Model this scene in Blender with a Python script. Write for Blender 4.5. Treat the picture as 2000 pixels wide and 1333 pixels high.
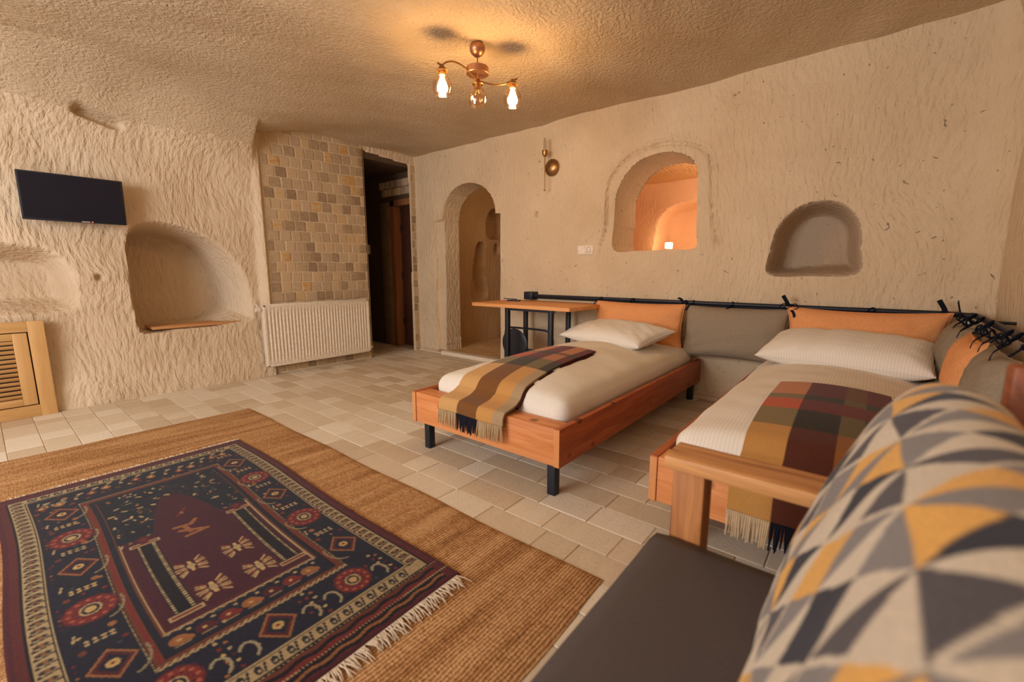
import bpy, bmesh, math, random
import numpy as np
from mathutils import Vector, Matrix
random.seed(7); rng = np.random.default_rng(7)
SC = bpy.context.scene; COL = SC.collection; PI = math.pi
for o in list(bpy.data.objects): bpy.data.objects.remove(o)

# ---------------------------------------------------------------- camera, world, light, exposure
cd = bpy.data.cameras.new('camera'); cam = bpy.data.objects.new('camera', cd); COL.objects.link(cam)
cam.location = (0, 0, 1.05)
cam.rotation_euler = (math.radians(90-8.983), 0, math.radians(39.234))
cd.sensor_width = 36; cd.lens = 854/2000*36; cd.clip_start = .02
cd.dof.use_dof = True; cd.dof.focus_distance = 3.3; cd.dof.aperture_fstop = 2.0
SC.camera = cam
w = bpy.data.worlds.new('world'); SC.world = w; w.use_nodes = True
w.node_tree.nodes['Background'].inputs[0].default_value = (.75, .85, 1, 1)
w.node_tree.nodes['Background'].inputs[1].default_value = .25
SC.view_settings.view_transform = 'Standard'; SC.view_settings.look = 'None'
SC.view_settings.gamma = 1; SC.view_settings.use_curve_mapping = False
SC.view_settings.exposure = -0.14
def area(name, loc, rot, sx, sy, power, col):
    l = bpy.data.lights.new(name, 'AREA'); l.shape = 'RECTANGLE'; l.size = sx; l.size_y = sy
    l.energy = power; l.color = col
    o = bpy.data.objects.new(name, l); COL.objects.link(o); o.location = loc; o.rotation_euler = rot; return o
# daylight by the near wall's window, behind the camera, plus an added fill
area('daylight_window_big', (-2.35, -2.28, 1.55), (math.radians(90), 0, 0), 2.3, 1.4, 150, (1, .99, .98))
area('fill_light_small', (-.1, -2.28, 1.75), (math.radians(90), 0, 0), .9, .9, 15, (1, .95, .88))  # added fill light, no window known at this spot
def point(name, loc, power, col, r=.05):
    l = bpy.data.lights.new(name, 'POINT'); l.energy = power; l.color = col; l.shadow_soft_size = r
    o = bpy.data.objects.new(name, l); COL.objects.link(o); o.location = loc; return o
point('lamp_light_next_room', (-1.1, 5.1, 1.75), 30, (1, .76, .54), .1)
point('lamp_light_alcove', (-3.35, 4.7, 2.0), 5.5, (1, .78, .52), .15)
BULB = 215.0

# ---------------------------------------------------------------- helpers
def lin(c):
    c = [x/255 if max(c) > 1 else x for x in c]
    return tuple((x/12.92 if x <= .04045 else ((x+.055)/1.055)**2.4) for x in c)
def L4(*c): return lin(c)+(1,)
def npmesh(name, V, F, smooth=True, sharp=None):
    me = bpy.data.meshes.new(name)
    V = np.asarray(V, dtype=np.float64)
    if isinstance(F, np.ndarray) and F.ndim == 2 and F.shape[1] == 4:
        n = len(F); me.vertices.add(len(V)); me.vertices.foreach_set('co', V.ravel())
        me.loops.add(n*4); me.loops.foreach_set('vertex_index', F.ravel().astype(np.int32))
        me.polygons.add(n); me.polygons.foreach_set('loop_start', np.arange(0, n*4, 4, dtype=np.int32))
        me.polygons.foreach_set('loop_total', np.full(n, 4, dtype=np.int32))
        me.update(calc_edges=True); me.validate()
    else:
        me.from_pydata([tuple(v) for v in V], [], [tuple(int(i) for i in f) for f in F]); me.update()
    if smooth:
        me.polygons.foreach_set('use_smooth', np.ones(len(me.polygons), dtype=bool))
        if sharp: me.set_sharp_from_angle(angle=math.radians(sharp))
    return me
def obj(name, me, mat=None, parent=None):
    o = bpy.data.objects.new(name, me); COL.objects.link(o)
    if mat and not me.materials: me.materials.append(mat)
    if parent: o.parent = parent
    return o
def tag(o, label, cat, group=None, kind=None):
    o['label'] = label; o['category'] = cat
    if group: o['group'] = group
    if kind: o['kind'] = kind
    return o
def thing(name, label, cat, loc=(0, 0, 0), rz=0, group=None):
    o = bpy.data.objects.new(name, None); COL.objects.link(o); o.empty_display_size = .05
    o.location = loc; o.rotation_euler = (0, 0, rz); return tag(o, label, cat, group)
class MB:
    def __init__(s): s.V = []; s.F = []
    def add(s, V, F):
        b = len(s.V); s.V += [tuple(map(float, v)) for v in V]; s.F += [tuple(i+b for i in f) for f in F]; return s
    def box(s, x0, x1, y0, y1, z0, z1, c=0.0, M=None):
        if c <= 0:
            V = [(x, y, z) for x in (x0, x1) for y in (y0, y1) for z in (z0, z1)]
            F = [(0, 1, 3, 2), (4, 6, 7, 5), (0, 4, 5, 1), (2, 3, 7, 6), (0, 2, 6, 4), (1, 5, 7, 3)]
        else:
            bm = bmesh.new(); bmesh.ops.create_cube(bm, size=1)
            for v in bm.verts: v.co = Vector(((x0+x1)/2+v.co.x*(x1-x0), (y0+y1)/2+v.co.y*(y1-y0), (z0+z1)/2+v.co.z*(z1-z0)))
            bmesh.ops.bevel(bm, geom=bm.edges[:], offset=c, segments=2, affect='EDGES', profile=.5)
            bm.verts.index_update(); V = [v.co[:] for v in bm.verts]; F = [[v.index for v in f.verts] for f in bm.faces]; bm.free()
        if M is not None: V = [(M @ Vector(v))[:] for v in V]
        return s.add(V, F)
    def tube(s, pts, r, n=10, cap=True, flat=1.0):
        P = [Vector(p) for p in pts]; R = r if isinstance(r, (list, tuple)) else [r]*len(P)
        V = []; F = []; up = None
        for i, p in enumerate(P):
            t = (P[min(i+1, len(P)-1)]-P[max(i-1, 0)]).normalized()
            if up is None:
                up = Vector((0, 0, 1)) if abs(t.z) < .9 else Vector((1, 0, 0))
            a = t.cross(up); a = a.normalized() if a.length > 1e-6 else Vector((1, 0, 0)); b = a.cross(t).normalized(); up = b
            for k in range(n):
                th = 2*PI*k/n; V.append(p+a*math.cos(th)*R[i]+b*math.sin(th)*R[i]*flat)
        for i in range(len(P)-1):
            for k in range(n):
                k2 = (k+1) % n; F.append((i*n+k, i*n+k2, (i+1)*n+k2, (i+1)*n+k))
        if cap: F.append(tuple(range(n))[::-1]); F.append(tuple((len(P)-1)*n+k for k in range(n)))
        return s.add(V, F)
    def lathe(s, prof, c=(0, 0, 0), n=24, M=None):   # prof [(r,z)]
        V = []; F = []
        for r, z in prof:
            for k in range(n): V.append(Vector((max(r, 1e-4)*math.cos(2*PI*k/n), max(r, 1e-4)*math.sin(2*PI*k/n), z)))
        for i in range(len(prof)-1):
            for k in range(n):
                k2 = (k+1) % n; F.append((i*n+k, i*n+k2, (i+1)*n+k2, (i+1)*n+k))
        if M is not None: V = [M @ v for v in V]
        V = [v+Vector(c) for v in V]; return s.add(V, F)
    def build(s, name, mat, parent=None, smooth=True, sharp=35):
        me = npmesh(name, s.V, s.F, smooth, sharp); return obj(name, me, mat, parent)
def catmull(P, n=8):
    P = [Vector(p) for p in P]; Q = [P[0]]+P+[P[-1]]; out = []
    for i in range(1, len(Q)-2):
        a, b, c, d = Q[i-1:i+3]
        for k in range(n):
            t = k/n; out.append(.5*((2*b)+(c-a)*t+(2*a-5*b+4*c-d)*t*t+(3*b-3*c+d-a)*t**3))
    out.append(P[-1]); return out
def sstep(x): x = np.clip(x, 0, 1); return x*x*(3-2*x)
def wav(*a, s=1.0, seed=0):
    r = np.random.default_rng(seed); out = 0
    for i in range(6):
        k = r.normal(size=len(a)); k = k/np.linalg.norm(k)*s*(1+.6*i); ph = r.uniform(0, 6.28)
        out = out+np.sin(sum(kk*aa for kk, aa in zip(k, a))+ph)/(1+.6*i)
    return out/2.5
def gridfaces(nu, nv):
    i = np.arange(nu-1)[:, None]*nv+np.arange(nv-1)[None, :]
    return np.stack([i, i+nv, i+nv+1, i+1], -1).reshape(-1, 4)

# ---------------------------------------------------------------- materials
def newmat(name, rough=.8, spec=.3):
    m = bpy.data.materials.new(name); m.use_nodes = True; nt = m.node_tree
    b = nt.nodes['Principled BSDF']; b.inputs['Roughness'].default_value = rough
    b.inputs['Specular IOR Level'].default_value = spec
    return m, nt, b
def nd(nt, t, **kw):
    n = nt.nodes.new(t)
    for k, v in kw.items(): setattr(n, k, v)
    return n
def ramp(nt, stops, interp='LINEAR'):
    r = nd(nt, 'ShaderNodeValToRGB'); cr = r.color_ramp; cr.interpolation = interp
    cr.elements[0].position = stops[0][0]; cr.elements[0].color = stops[0][1]
    cr.elements[1].position = stops[1][0]; cr.elements[1].color = stops[1][1]
    for p, c in stops[2:]: e = cr.elements.new(p); e.color = c
    return r
def coords(nt, scale, src='Object', rot=(0, 0, 0), warp=0, wscale=1.5):
    if src == 'World': g = nd(nt, 'ShaderNodeNewGeometry').outputs['Position']
    else: g = nd(nt, 'ShaderNodeTexCoord').outputs[src]
    if warp:
        n = nd(nt, 'ShaderNodeTexNoise'); n.inputs['Scale'].default_value = wscale; n.inputs['Detail'].default_value = 1
        nt.links.new(g, n.inputs['Vector'])
        mx = nd(nt, 'ShaderNodeVectorMath', operation='MULTIPLY_ADD'); nt.links.new(n.outputs['Color'], mx.inputs[0])
        mx.inputs[1].default_value = (warp,)*3; nt.links.new(g, mx.inputs[2]); g = mx.outputs[0]
    mp = nd(nt, 'ShaderNodeMapping'); mp.inputs['Scale'].default_value = scale; mp.inputs['Rotation'].default_value = rot
    nt.links.new(g, mp.inputs['Vector']); return mp.outputs[0]
def noise(nt, vec, scale=1, detail=3, rough=.5, dist=0):
    n = nd(nt, 'ShaderNodeTexNoise'); n.inputs['Scale'].default_value = scale; n.inputs['Detail'].default_value = detail
    n.inputs['Roughness'].default_value = rough; n.inputs['Distortion'].default_value = dist
    nt.links.new(vec, n.inputs['Vector']); return n.outputs['Fac']
def bump(nt, b, h, dist, strength=1, prev=None):
    n = nd(nt, 'ShaderNodeBump'); n.inputs['Strength'].default_value = strength; n.inputs['Distance'].default_value = dist
    nt.links.new(h, n.inputs['Height'])
    if prev: nt.links.new(prev, n.inputs['Normal'])
    nt.links.new(n.outputs[0], b.inputs['Normal']); return n.outputs[0]
def plaster(name, c1, c2, stroke=(22, 22, 7), depth=.02, warp=.25, wscale=1.6, dots=.3, rot=(0, 0, 0), fine=.0025, blotch=1.3, dist=.4):
    m, nt, b = newmat(name, .95, .08)
    v = coords(nt, stroke, warp=warp, wscale=wscale, rot=rot)
    h = noise(nt, v, 1, 2, .5, dist)
    nrm = bump(nt, b, h, depth)
    v2 = coords(nt, (1, 1, 1)); h2 = noise(nt, v2, 90, 2, .6); bump(nt, b, h2, fine, prev=nrm)
    big = noise(nt, v2, blotch, 4, .6)
    r = ramp(nt, [(.3, c1+(1,)), (.72, c2+(1,))]); nt.links.new(big, r.inputs[0])
    # small dark pits in the tuff
    vo = nd(nt, 'ShaderNodeTexVoronoi'); vo.inputs['Scale'].default_value = 12; vo.inputs['Randomness'].default_value = 1
    vw = coords(nt, (1, 1, 1), warp=.12, wscale=14); nt.links.new(vw, vo.inputs['Vector'])
    rr = ramp(nt, [(.06, (dots, dots, dots, 1)), (.10, (0, 0, 0, 1))]); nt.links.new(vo.outputs['Distance'], rr.inputs[0])
    mx = nd(nt, 'ShaderNodeMix', data_type='RGBA'); nt.links.new(rr.outputs[0], mx.inputs['Factor'])
    nt.links.new(r.outputs[0], mx.inputs['A']); mx.inputs['B'].default_value = tuple(x*.35 for x in c1)+(1,)
    nt.links.new(mx.outputs['Result'], b.inputs['Base Color']); return m
def simple(name, c, rough=.7, spec=.3, metal=0, bscale=0, bdist=0, vscale=(1, 1, 1)):
    m, nt, b = newmat(name, rough, spec); b.inputs['Base Color'].default_value = c; b.inputs['Metallic'].default_value = metal
    v = coords(nt, vscale); h = noise(nt, v, bscale or 40, 2)
    r = ramp(nt, [(.3, tuple(x*.88 for x in c[:3])+(1,)), (.7, tuple(min(1, x*1.08) for x in c[:3])+(1,))]); nt.links.new(h, r.inputs[0])
    nt.links.new(r.outputs[0], b.inputs['Base Color'])
    if bdist: bump(nt, b, h, bdist)
    return m
def wood(name, c1, c2, axis='Y', knots=True, rough=.5, ring=26):
    m, nt, b = newmat(name, rough, .35)
    sc = {'X': (1.3, ring, ring), 'Y': (ring, 1.3, ring), 'Z': (ring, ring, 1.3)}[axis]
    v = coords(nt, sc, warp=.03, wscale=5); n1 = noise(nt, v, 1, 4, .6, .8)
    v2 = coords(nt, tuple(x*5 if x > 2 else x*3 for x in sc)); n2 = noise(nt, v2, 1, 2)
    ad = nd(nt, 'ShaderNodeMath', operation='MULTIPLY_ADD'); nt.links.new(n2, ad.inputs[0]); ad.inputs[1].default_value = .3; nt.links.new(n1, ad.inputs[2])
    r = ramp(nt, [(.42, c1+(1,)), (.86, c2+(1,))]); nt.links.new(ad.outputs[0], r.inputs[0]); out = r.outputs[0]
    if knots:
        vo = nd(nt, 'ShaderNodeTexVoronoi'); vo.inputs['Scale'].default_value = 6.5
        vv = coords(nt, (1, 1, 1.6), warp=.05, wscale=8); nt.links.new(vv, vo.inputs['Vector'])
        rr = ramp(nt, [(.08, (.85,)*3+(1,)), (.2, (0, 0, 0, 1))]); nt.links.new(vo.outputs['Distance'], rr.inputs[0])
        mx = nd(nt, 'ShaderNodeMix', data_type='RGBA'); nt.links.new(rr.outputs[0], mx.inputs['Factor']); nt.links.new(out, mx.inputs['A'])
        mx.inputs['B'].default_value = tuple(x*.3 for x in c1)+(1,); out = mx.outputs['Result']
    nt.links.new(out, b.inputs['Base Color']); bump(nt, b, n1, .0006); return m
def stone(name, stops, wsc=(9, 9, 9), rough=.7, island=False, bd=.0015, spec=.35, streak=.35):
    m, nt, b = newmat(name, rough, spec)
    rnd = nd(nt, 'ShaderNodeNewGeometry').outputs['Random Per Island'] if island else nd(nt, 'ShaderNodeObjectInfo').outputs['Random']
    n = noise(nt, coords(nt, wsc, 'World', warp=.06, wscale=6), 1, 4, .6, .5)
    mm = nd(nt, 'ShaderNodeMath', operation='SUBTRACT'); nt.links.new(n, mm.inputs[0]); mm.inputs[1].default_value = .5
    ad = nd(nt, 'ShaderNodeMath', operation='MULTIPLY_ADD'); nt.links.new(mm.outputs[0], ad.inputs[0]); ad.inputs[1].default_value = streak*2.2; nt.links.new(rnd, ad.inputs[2])
    r = ramp(nt, stops); nt.links.new(ad.outputs[0], r.inputs[0])
    n2 = noise(nt, coords(nt, (1, 1, 1), 'World'), 70, 3, .7)
    r2 = ramp(nt, [(.28, (.62, .56, .5, 1)), (.42, (1, 1, 1, 1))]); nt.links.new(n2, r2.inputs[0])
    mx = nd(nt, 'ShaderNodeMix', data_type='RGBA', blend_type='MULTIPLY'); mx.inputs['Factor'].default_value = .5
    nt.links.new(r.outputs[0], mx.inputs['A']); nt.links.new(r2.outputs[0], mx.inputs['B'])
    nt.links.new(mx.outputs['Result'], b.inputs['Base Color']); bump(nt, b, n2, bd); return m
def colattr(name, rough=.95, bscale=260, bd=.0012, vs=(1, 1, 1), spec=.1):
    m, nt, b = newmat(name, rough, spec)
    a = nd(nt, 'ShaderNodeAttribute', attribute_name='Col')
    n = noise(nt, coords(nt, vs), bscale, 2)
    r = ramp(nt, [(.3, (.72, .72, .72, 1)), (.7, (1.08, 1.08, 1.08, 1))]); nt.links.new(n, r.inputs[0])
    mx = nd(nt, 'ShaderNodeMix', data_type='RGBA', blend_type='MULTIPLY'); mx.inputs['Factor'].default_value = .8
    nt.links.new(a.outputs['Color'], mx.inputs['A']); nt.links.new(r.outputs[0], mx.inputs['B'])
    nt.links.new(mx.outputs['Result'], b.inputs['Base Color']); bump(nt, b, n, bd)
    b.inputs['Sheen Weight'].default_value = .1
    return m
def setcol(me, C):
    a = me.color_attributes.new('Col', 'FLOAT_COLOR', 'POINT'); C4 = np.ones((len(C), 4), dtype=np.float32); C4[:, :3] = C
    a.data.foreach_set('color', C4.ravel())

M = {}
M['left'] = plaster('cave_plaster_left', lin((204, 181, 153)), lin((222, 202, 175)), (30, 30, 10), .020, .22, 1.8, dots=.12, rot=(.2, 0, 0), dist=.15)
M['back'] = plaster('cave_plaster_back', lin((206, 181, 149)), lin((222, 200, 169)), (34, 40, 11), .016, .5, .9, dots=.85, dist=.15)
M['ceil'] = plaster('cave_ceiling', lin((194, 173, 145)), lin((214, 194, 167)), (52, 40, 52), .012, .12, 3.5, dots=.3)
M['inner'] = plaster('alcove_plaster', lin((196, 158, 112)), lin((212, 176, 132)), (26, 26, 8), .012, .3, 1.5, dots=.3)
M['niche_grey'] = plaster('grey_niche_inside', lin((172, 150, 126)), lin((188, 166, 142)), (30, 30, 14), .010, .3, 1.5, dots=.3)  # greyer and darker than the walls, for the niche interior
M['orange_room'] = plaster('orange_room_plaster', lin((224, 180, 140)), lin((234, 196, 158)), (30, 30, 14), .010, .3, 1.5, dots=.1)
M['plain'] = plaster('smooth_plaster', lin((212, 188, 160)), lin((224, 202, 176)), (8, 8, 4), .006, .2, 1.5, dots=.1)
M['floorbase'] = simple('tile_grout', L4(196, 176, 150), .9, .2, 0, 50, .001)
M['tile'] = stone('travertine_floor_tile', [(0, L4(196, 176, 150)), (.3, L4(208, 190, 164)), (.7, L4(218, 204, 182)), (1, L4(226, 214, 196))], (22, 5, 5), .55, streak=.22)
M['tiles_far'] = stone('travertine_floor_tile_far', [(0, L4(196, 176, 150)), (.3, L4(208, 190, 164)), (.7, L4(218, 204, 182)), (1, L4(226, 214, 196))], (22, 5, 5), .55, island=True, streak=.22)
M['brick'] = stone('tumbled_wall_stone', [(0, L4(150, 126, 100)), (.25, L4(176, 152, 122)), (.62, L4(194, 170, 140)), (.93, L4(200, 172, 130)), (1, L4(196, 150, 90))], (30, 14, 40), .85, bd=.004, streak=.25)
M['grout'] = simple('wall_grout', L4(216, 196, 166), .95, .1, 0, 60, .002)
M['blackmetal'] = simple('black_painted_metal', L4(26, 30, 42), .45, .4)
M['blackcloth'] = simple('black_cloth_tie', L4(24, 28, 40), .9, .1)
M['pine_y'] = wood('red_pine_shaded', lin((138, 66, 36)), lin((184, 100, 56)), 'Y')  # shade of the side boards put into a darker copy of the pine
M['pine_x'] = wood('red_pine_crosswise', lin((196, 116, 62)), lin((226, 154, 98)), 'X')
M['pine_z'] = wood('pine_end_grain', lin((200, 128, 74)), lin((222, 158, 104)), 'Z', False)
M['oak_x'] = wood('oiled_wood_arm', lin((146, 88, 48)), lin((216, 158, 100)), 'X', False, ring=34)
M['oak_z'] = wood('oiled_wood_post', lin((140, 82, 42)), lin((198, 136, 82)), 'Z', False, ring=30)
M['oak_y'] = wood('oiled_wood_back', lin((120, 62, 34)), lin((160, 92, 54)), 'Y', False)
M['desk'] = wood('desk_pine', lin((206, 132, 70)), lin((234, 172, 112)), 'X', False)
M['lightoak'] = wood('light_oak', lin((196, 150, 92)), lin((216, 174, 118)), 'Z', False, ring=20)
M['lightoak_y'] = wood('light_oak_rail', lin((196, 150, 92)), lin((216, 174, 118)), 'Y', False, ring=20)
M['linen'] = simple('white_linen', L4(230, 222, 210), .9, .15, 0, 300, .0004)
def striped_linen():
    m, nt, b = newmat('striped_white_satin', .8, .25)
    wv = nd(nt, 'ShaderNodeTexWave'); wv.bands_direction = 'X'; wv.inputs['Scale'].default_value = 22
    nt.links.new(coords(nt, (1, 1, 1)), wv.inputs['Vector'])
    r = ramp(nt, [(.4, L4(226, 216, 202)), (.6, L4(233, 224, 212))]); nt.links.new(wv.outputs['Fac'], r.inputs[0])
    nt.links.new(r.outputs[0], b.inputs['Base Color']); return m
M['slinen'] = striped_linen()
M['orange'] = simple('orange_canvas', L4(228, 158, 104), .9, .1, 0, 160, .0008)
M['grey'] = simple('grey_canvas', L4(150, 134, 114), .9, .1, 0, 160, .0008)
M['seat'] = simple('dark_brown_upholstery', L4(84, 76, 76), .62, .3, 0, 240, .0004)
M['white'] = simple('white_enamel', L4(230, 216, 196), .35, .4)
M['whitepl'] = simple('white_plastic', L4(236, 222, 204), .4, .4)
M['brass'] = simple('aged_brass', L4(164, 126, 80), .35, .5, .9)
M['copper'] = simple('copper', L4(172, 124, 94), .38, .5, .85)
M['screen'] = newmat('tv_screen', .2, .4)[0]; M['screen'].node_tree.nodes['Principled BSDF'].inputs['Base Color'].default_value = L4(20, 24, 40)
M['jute'] = None
def glass(name, tint=(1, .93, .85), f=.12):
    m = bpy.data.materials.new(name); m.use_nodes = True; nt = m.node_tree; nt.nodes.clear()
    o = nd(nt, 'ShaderNodeOutputMaterial'); t = nd(nt, 'ShaderNodeBsdfTransparent'); g = nd(nt, 'ShaderNodeBsdfGlossy'); mx = nd(nt, 'ShaderNodeMixShader')
    t.inputs[0].default_value = tint+(1,); g.inputs['Roughness'].default_value = .05
    fr = nd(nt, 'ShaderNodeLayerWeight'); fr.inputs[0].default_value = .35
    mm = nd(nt, 'ShaderNodeMath', operation='MULTIPLY_ADD'); nt.links.new(fr.outputs['Facing'], mm.inputs[0]); mm.inputs[1].default_value = .5; mm.inputs[2].default_value = f*.3
    nt.links.new(mm.outputs[0], mx.inputs[0]); nt.links.new(t.outputs[0], mx.inputs[1]); nt.links.new(g.outputs[0], mx.inputs[2]); nt.links.new(mx.outputs[0], o.inputs[0]); return m
M['glass'] = glass('thin_clear_glass')
def emit(name, col, s):
    m = bpy.data.materials.new(name); m.use_nodes = True; nt = m.node_tree; nt.nodes.clear()
    o = nd(nt, 'ShaderNodeOutputMaterial'); e = nd(nt, 'ShaderNodeEmission'); e.inputs[0].default_value = col+(1,); e.inputs[1].default_value = s
    nt.links.new(e.outputs[0], o.inputs[0]); return m
M['bulb'] = emit('lit_bulb', (1, .66, .30), BULB)
M['lampglow'] = emit('lit_shade', (1, .72, .42), 45)
M['led'] = emit('red_led', (1, .12, .1), 3)
def jute():
    m, nt, b = newmat('woven_jute', .95, .1)
    wv = nd(nt, 'ShaderNodeTexWave'); wv.bands_direction = 'X'; wv.inputs['Scale'].default_value = 26; wv.inputs['Distortion'].default_value = 1.2
    wv.inputs['Detail'].default_value = 2; wv.inputs['Detail Scale'].default_value = 3
    nt.links.new(coords(nt, (1, 1, 1), warp=.012, wscale=9), wv.inputs['Vector'])
    n = noise(nt, coords(nt, (60, 130, 60)), 1, 3, .7); n3 = noise(nt, coords(nt, (14, 1.1, 1)), 1, 3, .6)
    mul = nd(nt, 'ShaderNodeMath', operation='MULTIPLY_ADD'); nt.links.new(wv.outputs['Fac'], mul.inputs[0]); mul.inputs[1].default_value = .35; nt.links.new(n, mul.inputs[2])
    ad = nd(nt, 'ShaderNodeMath', operation='ADD'); nt.links.new(mul.outputs[0], ad.inputs[0]); nt.links.new(n3, ad.inputs[1])
    r = ramp(nt, [(.0, L4(104, 68, 42)), (.35, L4(158, 112, 70)), (.5, L4(184, 138, 92)), (.65, L4(208, 166, 120))])
    dv = nd(nt, 'ShaderNodeMath', operation='MULTIPLY_ADD'); nt.links.new(ad.outputs[0], dv.inputs[0]); dv.inputs[1].default_value = .9; dv.inputs[2].default_value = -.6
    nt.links.new(dv.outputs[0], r.inputs[0]); nt.links.new(r.outputs[0], b.inputs['Base Color'])
    bump(nt, b, mul.outputs[0], .006); return m
M['jute'] = jute()

# ---------------------------------------------------------------- carved walls: height fields with niches and openings
def poly_sdf(P, U, Vv):
    P = np.array(P, float); d = np.full(U.shape, 1e9); inside = np.zeros(U.shape, bool)
    for i in range(len(P)):
        a = P[i]; b = P[(i+1) % len(P)]; e = b-a; wx = U-a[0]; wy = Vv-a[1]
        t = np.clip((wx*e[0]+wy*e[1])/(e@e), 0, 1); d = np.minimum(d, np.hypot(wx-e[0]*t, wy-e[1]*t))
        c = ((a[1] > Vv) != (b[1] > Vv)) & (U < (b[0]-a[0])*(Vv-a[1])/(b[1]-a[1]+1e-12)+a[0]); inside ^= c
    return np.where(inside, -d, d)
def smooth_poly(P, n=6): 
    P = [Vector((p[0], p[1], 0)) for p in P]; N = len(P); out = []
    for i in range(N):
        a, b, c, d = P[i-1], P[i], P[(i+1) % N], P[(i+2) % N]
        for k in range(n):
            t = k/n; q = .5*((2*b)+(c-a)*t+(2*a-5*b+4*c-d)*t*t+(3*b-3*c+d-a)*t**3); out.append((q.x, q.y))
    return out
def arch_poly(u0, u1, z0, zs, zt, n=20, flat=1.0):
    c = (u0+u1)/2; a = (u1-u0)/2
    return [(u0, z0), (u1, z0)]+[(c+a*np.sign(math.cos(PI*k/n))*abs(math.cos(PI*k/n))**flat, zs+(zt-zs)*math.sin(PI*k/n)**flat) for k in range(n+1)]
def carve(name, u0, u1, v0, v1, cell, niches, openings, extra, mapf, mat, label=None, parent=None, flip=False, cutf=None):
    """niches: (poly, depth, width or f(U,V)); openings: (poly, depth) cut right through; extra(U,V) relief (positive = into the wall)"""
    nu = int(round((u1-u0)/cell))+1; nv = int(round((v1-v0)/cell))+1
    U, W = np.meshgrid(np.linspace(u0, u1, nu), np.linspace(v0, v1, nv), indexing='ij')
    for P in [n[0] for n in niches if n[3]]+[o_[0] for o_ in openings]:
        for _ in range(2):
            s = poly_sdf(P, U, W); e = 1e-4
            gx = (poly_sdf(P, U+e, W)-s)/e; gy = (poly_sdf(P, U, W+e)-s)/e; near = np.abs(s) < .52*cell
            U = np.where(near, U-s*gx, U); W = np.where(near, W-s*gy, W)
    D = extra(U, W) if extra else np.zeros(U.shape)
    for P, dep, wd, _ in niches:
        s = poly_sdf(P, U, W); wv = wd(U, W) if callable(wd) else wd
        D = D+dep*sstep(np.clip(-s/wv, 0, 1))
    F = gridfaces(nu, nv); keep = np.ones(len(F), bool)
    for P, dep in openings:
        s = poly_sdf(P, U, W); ins = s < -.2*cell; D = np.where(ins, dep, D)
        keep &= ~np.all(ins.ravel()[F], axis=1)
    F = F[keep]
    if flip: F = F[:, ::-1]
    V = np.stack(mapf(U, W, D), -1).reshape(-1, 3)
    o = obj(name, npmesh(name, V, F, True, 50), mat, parent)
    if cutf:      # greyer, darker material inside a niche
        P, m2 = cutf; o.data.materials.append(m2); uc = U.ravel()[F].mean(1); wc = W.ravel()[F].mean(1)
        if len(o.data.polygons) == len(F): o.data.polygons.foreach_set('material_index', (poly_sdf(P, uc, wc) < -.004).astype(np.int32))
    if not parent: tag(o, label, 'wall', kind='structure')
    return o
XL = -4.71; YB = 3.77; XR = .56; ZC = 2.5
# back wall
win = smooth_poly([(-1.87, 1.25), (-1.875, 1.5), (-1.865, 1.74), (-1.78, 1.90), (-1.65, 2.0), (-1.45, 2.035), (-1.27, 1.985), (-1.17, 1.86), (-1.155, 1.6), (-1.15, 1.4), (-1.15, 1.245), (-1.35, 1.235), (-1.65, 1.235)], 4)
rim = smooth_poly([(-1.95, 1.1), (-1.945, 1.5), (-1.94, 1.83), (-1.83, 2.0), (-1.66, 2.075), (-1.4, 2.10), (-1.15, 2.02), (-1.06, 1.88), (-1.05, 1.6), (-1.055, 1.1)], 4)
nich = smooth_poly([(-.61, 1.03), (-.615, 1.2), (-.575, 1.38), (-.47, 1.50), (-.33, 1.54), (-.19, 1.50), (-.10, 1.38), (-.075, 1.2), (-.08, 1.035), (-.34, 1.02)], 4)
arch = [(-4.19, -.02), (-3.25, -.02), (-3.245, 1.69), (-3.32, 1.695)]+[(-3.755+.435*math.cos(t), 1.70+.37*math.sin(t)) for t in np.linspace(.05, PI, 16)]+[(-4.2, 1.62)]
pil = [(-4.34, -.1), (-4.36, 1.68), (-4.17, 1.70), (-4.18, -.1)]
def back_extra(U, W):
    D = .012*wav(U, W, s=3, seed=3)+.004*wav(U, W, s=11, seed=4)
    s = poly_sdf(rim, U, W); lo = sstep((W-1.12)/.2)
    D = D+.026*np.exp(-(s/.014)**2)*lo-.022*np.exp(-((s-.02)/.02)**2)*lo*.5
    D = D+.045*sstep(-poly_sdf(pil, U, W)/.02)
    D = D+.05*np.exp(-(((U+2.763)**2+(W-1.638)**2)/.022**2)**2)
    D = D-.30*np.clip((U-.36)/.3, 0, 1)**2.2       # soft corner to the right wall
    return D
ux = lambda U, W, D: (U, YB+D, W)
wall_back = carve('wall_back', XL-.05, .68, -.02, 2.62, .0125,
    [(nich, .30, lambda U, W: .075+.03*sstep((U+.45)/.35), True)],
    [(win, .42), (arch, .27)], back_extra, ux, M['back'], 'pale carved cave wall behind the beds with an arched window and a niche', cutf=(nich, M['niche_grey']))
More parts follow.
